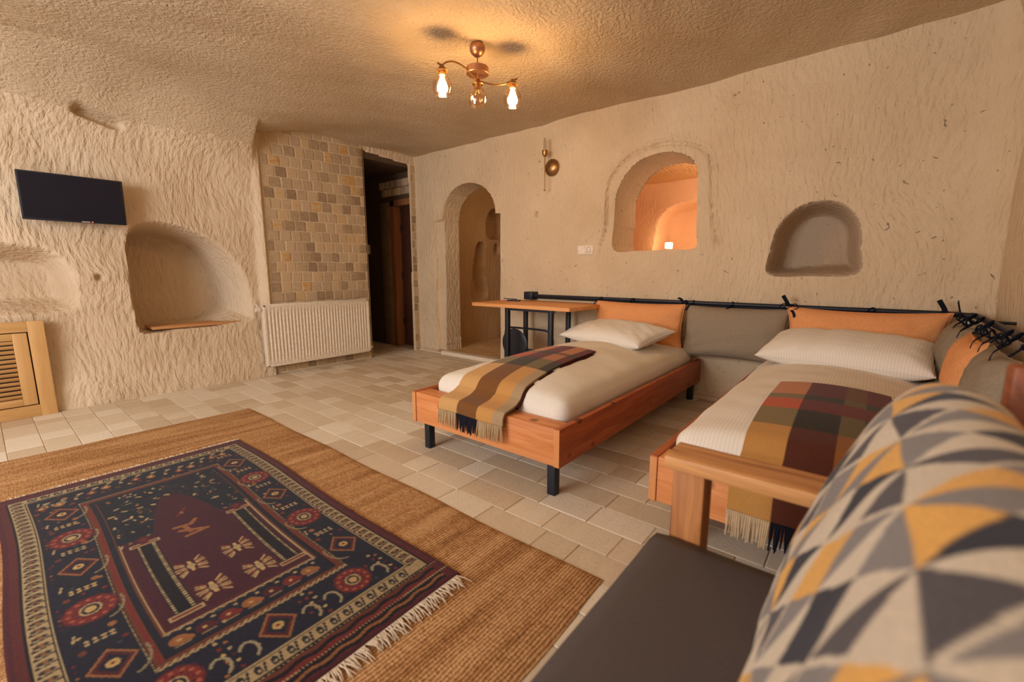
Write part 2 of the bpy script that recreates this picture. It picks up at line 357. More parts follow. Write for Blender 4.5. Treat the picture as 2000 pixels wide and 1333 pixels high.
# left wall
bn = smooth_poly([(.83, .62), (.82, 1.0), (.85, 1.38), (.98, 1.47), (1.2, 1.46), (1.42, 1.36), (1.62, 1.18), (1.72, .95), (1.75, .66), (1.66, .555), (1.2, .55), (.9, .535)], 4)
sn = smooth_poly([(-.25, .76), (-.27, 1.15), (-.1, 1.25), (.3, 1.25), (.46, 1.16), (.52, .95), (.46, .75), (.1, .73)], 4)
slot = smooth_poly([(.60, 2.19), (.61, 2.25), (.66, 2.275), (.76, 2.25), (.88, 2.22), (.905, 2.17), (.86, 2.13), (.74, 2.15)], 3)
door = [(3.03, -.02), (3.70, -.02), (3.705, 2.0), (3.70, 2.41), (3.03, 2.455)]
def left_extra(U, W):
    cave = 1-sstep((U-1.80)/.07)
    D = (.03*wav(U, W, s=3.2, seed=8)+.012*wav(U, W, s=9, seed=9)+.02)*cave
    D = D-cave*(.70-np.sqrt(np.clip(.70**2-np.clip(W-1.80, 0, .695)**2, 0, 1)))
    D = D-cave*.05*np.exp(-((W-.05)/.22)**2)
    D = D+(1-cave)*np.where(U < 1.885, -.035, .0)
    D = D+.05*np.exp(-(((U-.639)**2+(W-1.008)**2)/.024**2)**2)
    return D
lx = lambda U, W, D: (XL-D, U, W)
wall_left = carve('wall_left', -2.32, 3.79, -.02, 2.62, .0135,
    [(bn, .60, lambda U, W: .03+.24*sstep((U-1.35)/.35)+.10*sstep((W-1.25)/.2), False), (sn, .30, .14, False), (slot, .09, .04, False)],
    [(door, .012)], left_extra, lx, M['left'], 'rough chiselled cave wall on the left with niches and a tiled pier', flip=True)
wall_left.data.materials.append(M['ceil'])
_n = len(wall_left.data.polygons); _c = np.zeros(_n*3); wall_left.data.polygons.foreach_get('center', _c); _c = _c.reshape(-1, 3)
wall_left.data.polygons.foreach_set('material_index', ((_c[:, 2] > 2.2+.05*wav(_c[:, 1], _c[:, 2], s=9, seed=12)) & (_c[:, 1] < 1.87)).astype(np.int32))
# pier backing behind the tumbled stones
b = MB(); b.box(XL-.02, XL+.006, 1.905, 3.03, 0, 2.50); b.box(XL-.012, XL+.006, 3.70, 3.80, 0, 2.45); b.box(XL-.06, XL+.006, 3.022, 3.03, 0, 2.47)
b.build('grout_bed', M['grout'], wall_left, False)
def unit_stone(k):
    r = random.Random(k); b = MB(); j = lambda a: r.uniform(-a, a); n = 8
    V = []
    for lvl, ins in ((0, 0.0), (.75, .02), (1, .09)):
        for c in ((-1, -1), (0, -1), (1, -1), (1, 0), (1, 1), (0, 1), (-1, 1), (-1, 0)):
            V.append(((lvl), c[0]*(.5-ins)+j(.022), c[1]*(.5-ins)+j(.022)))
    F = [(l*n+i, l*n+(i+1) % n, (l+1)*n+(i+1) % n, (l+1)*n+i) for l in range(2) for i in range(n)]+[tuple(2*n+i for i in range(n))]
    me = npmesh('stone_tile', V, F, True, 40); me.materials.append(M['brick']); return me
SM = [unit_stone(k) for k in range(8)]
def zmap(y, z): return z if z < 1.05 else 1.05+(z-1.05)*(1+.045*(y-1.9)/1.1)
z = .015; row = 0
while z < 2.42:
    y = 1.912-(.0 if row % 2 else random.uniform(.02, .06)); 
    while y < 3.02:
        wd = random.choice([.1, .105, .108, .112, .118])
        y0 = max(y, 1.912); y1 = min(y+wd, 3.024)
        if y1-y0 > .02:
            o = obj('stone_tile', random.choice(SM), None, wall_left)
            o.location = (XL+.004, (y0+y1)/2, zmap((y0+y1)/2, z+.052)); o.scale = (random.uniform(.005, .011), y1-y0-.008, .098*(1.02 if z > 1 else 1))
            o.rotation_euler = ((.045*(z+.05-1.05)*.8 if z > 1 else 0)+random.uniform(-.012, .012), 0, 0)
        y += wd
    z += .1035; row += 1
z = .015; row = 0
while z < 2.38:
    ys = [3.697, 3.745, 3.802] if row % 2 else [3.697, 3.802]
    for y0, y1 in zip(ys, ys[1:]):
        if y1-y0 < .03: continue
        o = obj('stone_tile', random.choice(SM), None, wall_left)
        o.location = (XL+.004, (y0+y1)/2, z+.052); o.scale = (random.uniform(.005, .010), y1-y0-.006, .096)
    z += .1035; row += 1
# right wall
carve('wall_right', -2.32, 3.9, -.02, 2.62, .05, [], [], lambda U, W: .012*wav(U, W, s=3, seed=21)-.10*np.clip((W-1.9)/.6, 0, 1)**2,
      lambda U, W, D: (XR+D, U, W), M['back'], 'pale carved cave wall at the right edge beside the cushions')
# near wall (behind the camera): a window and an opening added for the fill
nw = [[(-3.5, .85), (-1.2, .85), (-1.2, 2.25), (-3.5, 2.25)], [(-.55, 1.3), (.35, 1.3), (.35, 2.2), (-.55, 2.2)]]
carve('wall_near', XL-.1, .7, -.02, 2.62, .05, [], [(p, -.0) for p in nw], None, lambda U, W, D: (U, -2.25+0*D, W), M['plain'], 'plain plastered wall behind the viewpoint with a window and an added fill light opening')
# ceiling
nu, nv = 260, 300
X, Y = np.meshgrid(np.linspace(XL-.1, .75, nu), np.linspace(-2.35, YB+.06, nv), indexing='ij')
Z = ZC+.02*wav(X, Y, s=2.2, seed=31)+.010*wav(X, Y, s=6, seed=32)-.02*np.exp(-((X+3.0)**2+(Y-3.0)**2)/1.2)-.13*np.exp(-((X+4.75)**2/.8+(Y-1.75)**2/.25))
o = obj('ceiling', npmesh('ceiling', np.stack([X, Y, Z], -1).reshape(-1, 3), gridfaces(nu, nv)[:, ::-1]), M['ceil']); tag(o, 'low rough carved cave ceiling above the room', 'ceiling', kind='structure')

# floor with travertine tiles
floor = MB().box(XL-.6, XR+.05, -2.3, YB+.02, -.06, -.003).box(-6.7, XL-.55, 2.9, 4.3, -.06, -.003).box(XL-.56, -4.6, 3.75, 4.3, -.06, -.003).build('floor', M['floorbase'], None, False)
tag(floor, 'pale travertine tiled floor of the cave room', 'floor', kind='structure')
fwd = Vector((-math.sin(math.radians(39.234))*math.cos(math.radians(8.983)), math.cos(math.radians(39.234))*math.cos(math.radians(8.983)), -math.sin(math.radians(8.983))))
Rt = Vector((math.cos(math.radians(39.234)), math.sin(math.radians(39.234)), 0)); Up = Rt.cross(fwd)
def px(p):
    q = Vector(p)-Vector((0, 0, 1.05)); d = q.dot(fwd)
    return (1000+854*q.dot(Rt)/d, 666.5-854*q.dot(Up)/d) if d > .2 else None
tiles = []
yr = 1.68; rows = []
k = -16
ylines = [1.68+.152*i for i in range(-26, 15)]
for a, b_ in zip(ylines, ylines[1:]):
    b2 = min(b_, 3.765); 
    if a >= 3.75: break
    x = -6.5 if 3.05 < (a+b2)/2 < 3.72 else XL-.02
    x += random.uniform(-.1, 0)
    while x < XR-.02:
        L = random.choice([.15, .15, .2, .25, .3, .3, .38]); x1 = min(x+L, XR); x0 = max(x, XL-.02) if x > -6 and not 3.05 < (a+b2)/2 < 3.72 else x
        if x1-x0 > .03: tiles.append((x0, x1, a, b2))
        x += L
def covered(t):
    cx, cy = (t[0]+t[1])/2, (t[2]+t[3])/2
    return (-3.62 < t[0] and t[1] < -.63 and t[3] < 1.22)
def score(t):
    P = [px((x, y, 0)) for x, y in ((t[0], t[2]), (t[1], t[2]), (t[1], t[3]), (t[0], t[3]))]
    if any(p is None for p in P): return 0
    cx = sum(p[0] for p in P)/4; cy = sum(p[1] for p in P)/4
    if not (-40 < cx < 2040 and 0 < cy < 1370): return 0
    if cx > 1290 and cy > 1100-.0: return 0
    if (t[0]+t[1])/2 > -.45 and (t[2]+t[3])/2 > 1.8: return 0
    if (t[0]+t[1])/2 > -.25 and (t[2]+t[3])/2 < 1.0: return 0
    return abs(sum(P[i][0]*P[(i+1) % 4][1]-P[(i+1) % 4][0]*P[i][1] for i in range(4)))/2
tiles = [t for t in tiles if not covered(t)]
tiles.sort(key=score, reverse=True)
def unit_tile():
    e = .012; V = [(-.5, -.5, 0), (.5, -.5, 0), (.5, .5, 0), (-.5, .5, 0), (-.5, -.5, .7), (.5, -.5, .7), (.5, .5, .7), (-.5, .5, .7)]
    V += [(-.5+e, -.5+e, 1), (.5-e, -.5+e, 1), (.5-e, .5-e, 1), (-.5+e, .5-e, 1)]
    F = [(0, 1, 5, 4), (1, 2, 6, 5), (2, 3, 7, 6), (3, 0, 4, 7), (4, 5, 9, 8), (5, 6, 10, 9), (6, 7, 11, 10), (7, 4, 8, 11), (8, 9, 10, 11)]
    return V, F
tv, tf = unit_tile(); tme = npmesh('tile', tv, tf, False); tme.materials.append(M['tile'])
rest = MB()
for i, t in enumerate(tiles):
    g = .0035; sx = t[1]-t[0]-g; sy = t[3]-t[2]-g; c = ((t[0]+t[1])/2, (t[2]+t[3])/2, -.008); h = .0085+random.uniform(-.0006, .0006)
    if i < 300:
        o = obj('tile', tme, None, floor); o.location = c; o.scale = (sx, sy, h)
        o.rotation_euler = (0, 0, random.uniform(-.006, .006))
    else: rest.add([(c[0]+v[0]*sx, c[1]+v[1]*sy, c[2]+v[2]*h) for v in tv], tf)
o = rest.build('far_tiles', M['tiles_far'], floor, False); o['kind'] = 'stuff'

# corridor behind the doorway in the left wall
def struct(name, mb, mat, label, cat='wall', smooth=False):
    o = mb.build(name, mat, None, smooth); return tag(o, label, cat, kind='structure')
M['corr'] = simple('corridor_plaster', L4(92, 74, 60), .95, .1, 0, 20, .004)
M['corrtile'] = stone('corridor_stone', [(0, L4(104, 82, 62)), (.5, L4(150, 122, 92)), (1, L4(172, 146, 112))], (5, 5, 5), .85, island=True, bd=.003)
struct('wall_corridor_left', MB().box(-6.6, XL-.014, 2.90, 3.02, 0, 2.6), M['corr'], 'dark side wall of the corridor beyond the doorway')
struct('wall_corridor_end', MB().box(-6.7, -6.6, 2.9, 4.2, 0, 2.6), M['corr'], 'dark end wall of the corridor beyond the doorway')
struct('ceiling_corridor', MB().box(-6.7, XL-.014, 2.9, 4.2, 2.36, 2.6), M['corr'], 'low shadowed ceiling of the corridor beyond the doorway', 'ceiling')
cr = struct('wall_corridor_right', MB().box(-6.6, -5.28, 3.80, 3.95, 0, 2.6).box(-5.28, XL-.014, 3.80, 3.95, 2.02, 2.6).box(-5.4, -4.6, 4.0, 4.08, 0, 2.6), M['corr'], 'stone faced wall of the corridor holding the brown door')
# stones over and beside that door
for r_ in range(23):
    for c_ in range(16):
        x0 = -6.3+.105*c_+(.05 if r_ % 2 else 0); z0 = .01+.1035*r_
        if x0+.1 > -5.50 and z0 < 2.0: continue
        if z0 > 2.22 or x0+.1 > XL-.01: continue
        if x0 < -5.52: continue
        o = obj('stone_tile', random.choice(SM), None, cr); o.rotation_euler = (0, 0, -PI/2); o.location = (x0+.05, 3.802, z0+.05); o.scale = (.014, .099, .097)
dr = MB().box(-5.20, -4.77, 3.90, 3.94, 0.005, 1.95, .004).build('door_1', simple('brown_door_leaf', L4(92, 58, 46), .5, .3)); tag(dr, 'reddish brown inner door in the dark corridor', 'door', kind='structure')
MB().box(-5.28, -5.20, 3.79, 3.96, 0, 2.02, .004).box(-4.77, -4.725, 3.80, 3.96, 0, 2.02, .004).box(-5.28, -4.725, 3.79, 3.96, 1.94, 2.02, .004).build('door_frame', wood('door_frame_wood', lin((136, 86, 54)), lin((170, 112, 72)), 'Z', False), dr)
for z0 in (.35, 1.0, 1.65): MB().tube([(-5.195, 3.893, z0-.05), (-5.195, 3.893, z0+.05)], .008).build('hinge', M['blackmetal'], dr)
MB().box(-4.83, -4.81, 3.86, 3.90, .98, 1.0).box(-4.92, -4.81, 3.855, 3.87, .985, 1.0).build('door_handle', M['brass'], dr)
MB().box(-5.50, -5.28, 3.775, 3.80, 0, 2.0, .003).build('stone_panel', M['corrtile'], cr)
hs = thing('wall_handset', 'pale wall handset with a hanging coiled cord in the dark corridor', 'handset', (-5.86, 3.77, 1.38), PI)
MB().box(-.04, .04, -.04, .03, -.07, .07, .012).tube(catmull([(0, .03, .05), (.03, .08, .06), (.05, .1, .0), (.04, .09, -.05)]), .016).build('receiver', M['whitepl'], hs)
MB().tube([(.03+.01*math.cos(t*3), .05+.01*math.sin(t*3), -.05-.02*t) for t in np.linspace(0, 18, 80)], .004, 5).build('cord', M['whitepl'], hs)

# alcove beyond the arch
al = smooth_poly([(4.50, .72), (4.52, 1.0), (4.60, 1.38), (4.70, 1.48), (4.80, 1.44), (4.80, 1.2), (4.80, .95), (4.85, .75), (4.78, .66), (4.6, .655)], 3)
a2 = smooth_poly([(4.84, 1.56), (4.83, 1.75), (4.92, 1.93), (5.1, 1.98), (5.26, 1.9), (5.28, 1.6), (5.05, 1.52)], 3)
a3 = [(5.06+.075*math.cos(t), 1.39+.085*math.sin(t)) for t in np.linspace(0, 6.2, 14)]
carve('wall_alcove_left', 4.03, 7.0, -.02, 2.7, .02, [(al, .20, .04, False), (a2, .26, .03, False), (a3, .12, .04, False)], [], lambda U, W: .02*wav(U, W, s=4, seed=41)-.12*sstep((U-6.1)/.9),
      lambda U, W, D: (-4.42-D, U, W), M['inner'], 'ochre carved side wall of the alcove behind the arch with small niches', flip=True)
struct('wall_alcove_end', MB().box(-4.6, -2.9, 6.8, 6.9, 0, 2.8), M['inner'], 'end wall of the alcove behind the arch')
struct('wall_alcove_right', MB().box(-3.06, -2.96, 4.12, 6.8, 0, 2.8), M['inner'], 'right side wall of the alcove behind the arch')
struct('ceiling_alcove', MB().box(-4.7, -2.9, 3.9, 6.9, 2.5, 2.6), M['inner'], 'carved ceiling of the alcove behind the arch', 'ceiling')
nu = 60; X, Y = np.meshgrid(np.linspace(-4.6, -2.98, nu), np.linspace(3.76, 6.85, nu), indexing='ij'); Z = .045+.012*wav(X, Y, s=7, seed=55)
fa = obj('floor_alcove', npmesh('floor_alcove', np.stack([X, Y, Z], -1).reshape(-1, 3), gridfaces(nu, nu)), M['inner']); tag(fa, 'uneven ochre floor of the alcove behind the arch', 'floor', kind='structure')
struct('wall_alcove_near', MB().box(-4.7, -4.2, 4.04, 4.07, 0, 2.6).box(-3.24, -2.96, 4.04, 4.07, 0, 2.6).box(-4.2, -3.24, 4.04, 4.07, 2.09, 2.6), M['inner'], 'inner face of the arch wall inside the alcove')
struct('trim_1', MB().box(-4.20, -3.24, 3.70, 3.80, 0, .05, .008), M['white'], 'low white stone threshold under the arch', 'trim')
struct('baseboard_back', MB().box(-4.68, -4.20, YB-.025, YB+.02, 0, .022, .004).box(-3.24, .5, YB-.03, YB+.02, 0, .03, .004), M['plain'], 'thin pale skirting along the foot of the back wall', 'baseboard')

# room beyond the arched window
R2 = smooth_poly([(-2.35, .3), (-2.33, 1.5), (-2.24, 1.80), (-2.0, 1.93), (-1.5, 1.95), (-1.0, 1.85), (-.9, 1.3), (-.9, .3)], 4)
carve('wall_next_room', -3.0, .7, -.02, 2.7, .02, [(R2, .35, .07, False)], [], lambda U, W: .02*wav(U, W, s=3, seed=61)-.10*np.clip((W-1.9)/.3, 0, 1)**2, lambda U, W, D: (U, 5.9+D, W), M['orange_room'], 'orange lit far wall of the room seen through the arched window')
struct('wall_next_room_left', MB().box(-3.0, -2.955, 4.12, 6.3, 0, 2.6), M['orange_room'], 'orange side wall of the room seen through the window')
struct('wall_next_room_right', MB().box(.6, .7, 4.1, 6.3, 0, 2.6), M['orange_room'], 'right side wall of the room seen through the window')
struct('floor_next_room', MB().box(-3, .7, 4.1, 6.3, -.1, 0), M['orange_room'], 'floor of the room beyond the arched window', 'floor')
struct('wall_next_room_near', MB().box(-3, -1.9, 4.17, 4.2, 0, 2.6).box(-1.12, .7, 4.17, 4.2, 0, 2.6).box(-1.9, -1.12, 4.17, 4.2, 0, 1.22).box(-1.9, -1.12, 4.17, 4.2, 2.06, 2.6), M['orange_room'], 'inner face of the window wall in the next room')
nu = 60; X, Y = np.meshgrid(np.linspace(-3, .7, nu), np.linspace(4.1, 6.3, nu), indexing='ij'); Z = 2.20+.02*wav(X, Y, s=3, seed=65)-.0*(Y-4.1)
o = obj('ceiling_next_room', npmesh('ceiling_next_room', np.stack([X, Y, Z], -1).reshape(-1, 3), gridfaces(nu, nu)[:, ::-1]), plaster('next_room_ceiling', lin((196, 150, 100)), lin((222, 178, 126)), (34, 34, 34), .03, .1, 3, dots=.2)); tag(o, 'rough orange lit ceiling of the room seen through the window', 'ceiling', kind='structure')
nl = thing('table_lamp', 'small glowing square lamp seen through the arched window', 'lamp', (-2.08, 5.75, 1.30))
MB().box(-.036, .036, -.036, .036, .05, .122, .006).build('lamp_shade', M['lampglow'], nl)
MB().lathe([(.04, 0), (.04, .01), (.012, .02), (.012, .05)]).build('base', M['brass'], nl)
MB().box(-2.3, -1.4, 5.66, 6.2, 1.24, 1.30, .01).build('wall_ledge', M['orange_room']); tag(bpy.data.objects['wall_ledge'], 'carved ledge carrying the lamp in the next room', 'ledge', kind='structure')

# ---------------------------------------------------------------- rugs
nu, nv = 150, 130
X, Y = np.meshgrid(np.linspace(-3.65, -.607, nu), np.linspace(-1.3, 1.245, nv), indexing='ij')
X = X+.006*np.sin(Y*9)*(np.abs(X+2.13) > 1.4); Y2 = Y+.005*np.sin(X*7)
Z = .011+.0015*wav(X, Y, s=6, seed=71)
ed = np.zeros(X.shape, bool); ed[0, :] = ed[-1, :] = True; ed[:, 0] = ed[:, -1] = True; Z = np.where(ed, .0025, Z)
ju = obj('jute_rug', npmesh('jute_rug', np.stack([X, Y2, Z], -1).reshape(-1, 3), gridfaces(nu, nv)), M['jute']); tag(ju, 'large plain tan woven jute rug lying under the patterned rug', 'rug')

# patterned rug: u along X (far -> near), v along Y
U0, U1, V0, V1 = -2.96, -1.0, -.06, .94
nu, nv = 560, 286
X, Y = np.meshgrid(np.linspace(U0, U1, nu), np.linspace(V0, V1, nv), indexing='ij')
C = np.zeros(X.shape+(3,)); 
navy = lin((30, 32, 50)); mar = lin((84, 34, 44)); field = lin((74, 28, 44)); cream = lin((186, 162, 120)); red = lin((124, 44, 42)); tan = lin((160, 104, 62)); blk = lin((24, 22, 32)); grn = lin((26, 32, 46)); brn = lin((110, 60, 44)); yel = lin((204, 170, 110))
C[:] = mar
def paint(mask, c): C[mask] = c
def rect(x0, x1, y0, y1, c): paint((X > x0) & (X < x1) & (Y > y0) & (Y < y1), c)
def ell(cx, cy, rx, ry, c): paint(((X-cx)/rx)**2+((Y-cy)/ry)**2 < 1, c)
def seg(a, b, wd, c):
    a = np.array(a); b = np.array(b); e = b-a; t = np.clip(((X-a[0])*e[0]+(Y-a[1])*e[1])/(e@e), 0, 1); paint(np.hypot(X-a[0]-e[0]*t, Y-a[1]-e[1]*t) < wd, c)
def frame(x0, x1, y0, y1, wd, c):
    rect(x0, x1, y0, y0+wd, c); rect(x0, x1, y1-wd, y1, c); rect(x0, x0+wd, y0, y1, c); rect(x1-wd, x1, y0, y1, c)
# outer bands
rect(-2.93, -1.02, -.045, .925, lin((96, 40, 42)))
rect(-2.90, -1.11, -.022, .902, blk)
rect(-2.89, -1.125, -.015, .895, cream); rect(-2.845, -1.17, .030, .850, blk); rect(-2.84, -1.175, .034, .846, cream); rect(-2.835, -1.18, .038, .842, navy)
# hooks in the cream guard border
def guard(u, v0, v1, horiz):
    pass
for x in np.arange(-2.87, -1.15, .042):
    for y0, sgn in ((.008, 1), (.872, -1)):
        ell(x, y0, .010, .017, lin((52, 46, 50))); ell(x, y0, .004, .008, tan); seg((x+.02, y0-.018), (x+.012, y0+.018), .003, blk); seg((x+.012, y0-.016), (x+.02, y0-.016), .003, blk)
for y in np.arange(.05, .84, .042):
    for x0 in (-2.868, -1.148):
        ell(x0, y, .017, .010, lin((40, 40, 50))); seg((x0-.016, y+.02), (x0+.016, y+.012), .003, navy); ell(x0+.004, y, .006, .004, cream)
# near-end stripes
for i, (x, c) in enumerate([(-1.105, brn), (-1.09, blk), (-1.075, red), (-1.055, blk), (-1.04, tan), (-1.03, blk)]):
    paint((np.abs(X-x-.004*np.sin(Y*70)) < .0065) & (Y > -.02) & (Y < .9), c)
paint((np.abs(X+1.065) < .0025) & (np.sin(Y*600) > 0), cream); paint((np.abs(X+1.117) < .002) & (np.sin(Y*500) > 0), cream)
# inner frame
rect(-2.66, -1.345, .178, .722, cream); rect(-2.655, -1.35, .182, .718, brn); rect(-2.63, -1.372, .205, .695, blk); rect(-2.625, -1.376, .21, .69, navy)
paint((np.abs(X+1.352) < .009) & (Y > .18) & (Y < .72) & (np.sin((X*1.2+Y)*330) > 0), cream)
for y in (.196, .704): paint((np.abs(Y-y) < .004) & (X > -2.64) & (X < -1.37), red)
for y in (.180, .720): paint((np.abs(Y-y) < .004) & (X > -2.64) & (X < -1.35) & (np.sin(X*520) > 0), blk)
# field
rect(-2.6, -1.47, .222, .678, brn); rect(-2.6, -1.478, .23, .67, cream); rect(-2.6, -1.482, .234, .666, mar); rect(-2.6, -1.50, .24, .66, field)
paint((np.abs(X+1.475-.003*np.sin(Y*220)) < .003) & (Y > .225) & (Y < .675), cream)
# dark spandrels with foliage at the far end of the field
sp = (X < -2.12+.0*Y) & (X > -2.62) & (Y > .225) & (Y < .675); arc = (np.abs(Y-.45) < .115*np.sqrt(np.clip((X+2.46)/.34, 0, 1)))
paint(sp, grn); paint(sp & arc & (X > -2.46), field)
rp = np.random.default_rng(5)
for _ in range(420):
    x = rp.uniform(-2.6, -2.08); y = rp.uniform(.235, .665)
    if abs(y-.45) < .13*math.sqrt(max(0, min(1, (x+2.46)/.34))): continue
    t = rp.uniform(0, 3.1); L = rp.uniform(.006, .018); c = [cream, tan, yel, grn, navy, mar, lin((60, 66, 60)), navy, lin((40, 50, 60)), grn][rp.integers(10)]
    seg((x, y), (x+L*math.cos(t), y+L*math.sin(t)), rp.uniform(.002, .0055), c)
rect(-2.83, -2.66, .05, .83, navy)
for k_, y in enumerate(np.arange(.07, .84, .055)):
    x = -2.75+.03*math.sin(y*14); ell(x, y, .022, .018, [red, tan, grn][k_ % 3]); ell(x, y, .009, .008, yel); ell(x-.05, y+.02, .008, .012, cream); ell(x+.05, y-.02, .010, .010, brn)
    seg((x-.02, y), (x-.055, y+.03), .0025, cream)
# pillars
for y in (.30, .622):
    rect(-2.06, -1.53, y-.030, y+.030, blk)
    for s_ in (-.022, .022): paint((np.abs(Y-y-s_) < .0045) & (X > -2.05) & (X < -1.54) & (np.sin(X*420) > -.3), cream)
    for x in (-2.065, -1.53): rect(x-.012, x+.012, y-.046, y+.046, cream); rect(x-.006, x+.006, y-.040, y+.040, red)
    ell(-2.10, y, .03, .022, mar); ell(-2.10, y, .012, .01, red)
# crane-like motif and comb flowers
for a, b_ in (((-2.06, .41), (-2.02, .475)), ((-2.10, .40), (-2.09, .455)), ((-2.09, .43), (-2.03, .44)), ((-2.0, .42), (-2.01, .49)), ((-2.10, .46), (-2.12, .475))): seg(a, b_, .0085, tan)
for cx, cy in ((-1.77, .523), (-1.775, .378), (-1.587, .531), (-1.594, .391)):
    seg((cx-.03, cy), (cx+.03, cy), .006, yel); ell(cx, cy, .018, .012, cream)
    for k_ in range(-4, 5):
        for s_ in (-1, 1):
            a = k_*.35; seg((cx+k_*.008, cy+s_*.018), (cx+k_*.013, cy+s_*(.045-.002*abs(k_))), .0034, [yel, red, cream][(k_+s_) % 3])
seg((-2.2, .43), (-2.26, .47), .005, red); ell(-2.22, .45, .012, .006, tan)
# small figures in the navy band
for k_, y in enumerate(np.arange(.25, .68, .062)):
    c = [tan, mar, red][k_ % 3]; ell(-1.425, y, .022, .024, c); ell(-1.415, y+.022, .012, .012, c); ell(-1.425, y, .006, .006, yel); ell(-1.452, y+.03, .006, .006, cream); seg((-1.40, y-.015), (-1.40, y+.02), .002, cream)
# rosettes of the main border
def rosette(x, y, k_, sc=1.0):
    if k_ == 0:
        ell(x, y, .058*sc, .052*sc, red); paint((np.hypot((X-x)/(.058*sc), (Y-y)/(.052*sc)) > .93) & (np.hypot((X-x)/(.058*sc), (Y-y)/(.052*sc)) < 1.08) & (np.sin(np.arctan2(Y-y, X-x)*12) > 0), mar)
        for a in np.linspace(0, 2*PI, 13)[:-1]: ell(x+.046*sc*math.cos(a), y+.041*sc*math.sin(a), .006, .006, lin((180, 96, 70))); seg((x+.03*math.cos(a), y+.03*math.sin(a)), (x+.04*math.cos(a), y+.04*math.sin(a)), .002, navy)
        ell(x, y, .026*sc, .022*sc, cream); ell(x, y, .021*sc, .017*sc, navy); ell(x, y, .013*sc, .011*sc, yel)
    else:
        for c, f_ in ((tan, 1.0), (mar, .84), (navy, .6)): paint((np.abs(X-x)/(.072*f_)+np.abs(Y-y)/(.055*f_) < 1), c)
        ell(x, y, .017, .015, yel); ell(x, y, .006, .005, red)
for x, k0 in ((-2.60, 1), (-2.33, 0), (-2.075, 1), (-1.775, 0), (-1.47, 1)):
    for y, sgn in ((.118, 1), (.782, -1)):
        rosette(x, y, k0, 1.22)
        for dx in (-.145,):
            for q in range(4):
                for q2 in (0, 1): ell(x+dx+.016*q2, y-.03+.018*q, .0058, .006, cream if k0 else yel)
            ell(x+dx-.035, y+.03*sgn, .012, .010, tan); ell(x+dx+.045, y-.045, .010, .009, brn); ell(x+dx+.05, y+.045, .007, .007, red)
            seg((x+dx-.05, y-.05), (x+dx-.02, y-.055), .003, cream)
        for q in range(5): ell(x-.06+.028*q, y-.068*sgn, .004, .004, [red, mar, tan][q % 3])
        pts = [(x+.012+.075*math.cos(t), y+.03*sgn+.045*sgn*math.sin(t)) for t in np.linspace(.1, 1.9, 8)]
        for a_, b_ in zip(pts, pts[1:]): seg(a_, b_, .0035, lin((150, 134, 100)))
for y, k0 in ((.20, 0), (.445, 1), (.69, 0)):
    rosette(-1.262, y, k0, 1.1)
    for q in range(5): ell(-1.33+.03*q, y+.105, .007, .006, [cream, red, yel, tan, brn][q]); ell(-1.315+.03*q, y+.125, .006, .006, [tan, cream, mar, yel, red][q])
    for sg in (-1, 1):
        pts = [(-1.235+.035*math.cos(t), y+sg*.088+.022*math.sin(t)) for t in np.linspace(.4, 4.2, 8)]
        for a_, b_ in zip(pts, pts[1:]): seg(a_, b_, .004, lin((168, 156, 124)))
rp = np.random.default_rng(8)
for _ in range(260):      # small knots scattered over the navy ground
    x = rp.uniform(-2.82, -1.19); y = rp.uniform(.045, .835)
    iu = int((x-U0)/(U1-U0)*(nu-1)); iv = int((y-V0)/(V1-V0)*(nv-1))
    if np.allclose(C[iu, iv], navy) and np.allclose(C[min(iu+3, nu-1), iv], navy) and np.allclose(C[iu, min(iv+3, nv-1)], navy): ell(x, y, rp.uniform(.004, .009), rp.uniform(.004, .008), [cream, red, tan, lin((60, 70, 84)), mar, brn][rp.integers(6)])
C = C*(1+.10*rng.standard_normal(X.shape)[..., None])
C = np.clip((C*.9+.1*np.roll(C, 1, 0))*.72, 0, 1)
Xr = X+.006*np.sin(Y*5)*((X-U0)/(U1-U0)); Yr = Y+.008*np.sin(X*4.5)
Z = .020+.0008*wav(X, Y, s=14, seed=77); ed = np.zeros(X.shape, bool); ed[0, :] = ed[-1, :] = True; ed[:, 0] = ed[:, -1] = True; Z = np.where(ed, .0125, Z)
me = npmesh('patterned_rug', np.stack([Xr, Yr, Z], -1).reshape(-1, 3), gridfaces(nu, nv)); setcol(me, C.reshape(-1, 3))
M['pile'] = colattr('knotted_pile', bscale=420, bd=.002)
rt = thing('patterned_rug', 'navy and maroon knotted rug with cream borders on top of the jute rug', 'rug')
obj('rug_pile', me, M['pile'], rt)
fr = MB()
for y in np.arange(V0+.01, V1-.005, .0042):
    L = random.uniform(.03, .06); dy = random.uniform(-.02, .02); x0 = U1+.003+.006*math.sin(y*5)
    fr.tube([(x0-.006, y, .017), (x0+L*.5, y+dy*.6, .020), (x0+L, y+dy+random.uniform(-.006, .006), .0145)], [.0022, .002, .0012], 4)
o = fr.build('fringe', simple('cotton_fringe', L4(202, 182, 158), .95, .1), rt); o['kind'] = 'stuff'; o['label'] = 'ragged off-white cotton fringe'
fr = MB()
for y in np.arange(V0+.01, V1-.005, .006):
    L = random.uniform(.02, .04); x0 = U0; fr.tube([(x0+.004, y, .016), (x0-L, y+random.uniform(-.008, .008), .0142)], [.003, .002], 4)
o = fr.build('fringe', bpy.data.materials['cotton_fringe'], rt); o['kind'] = 'stuff'

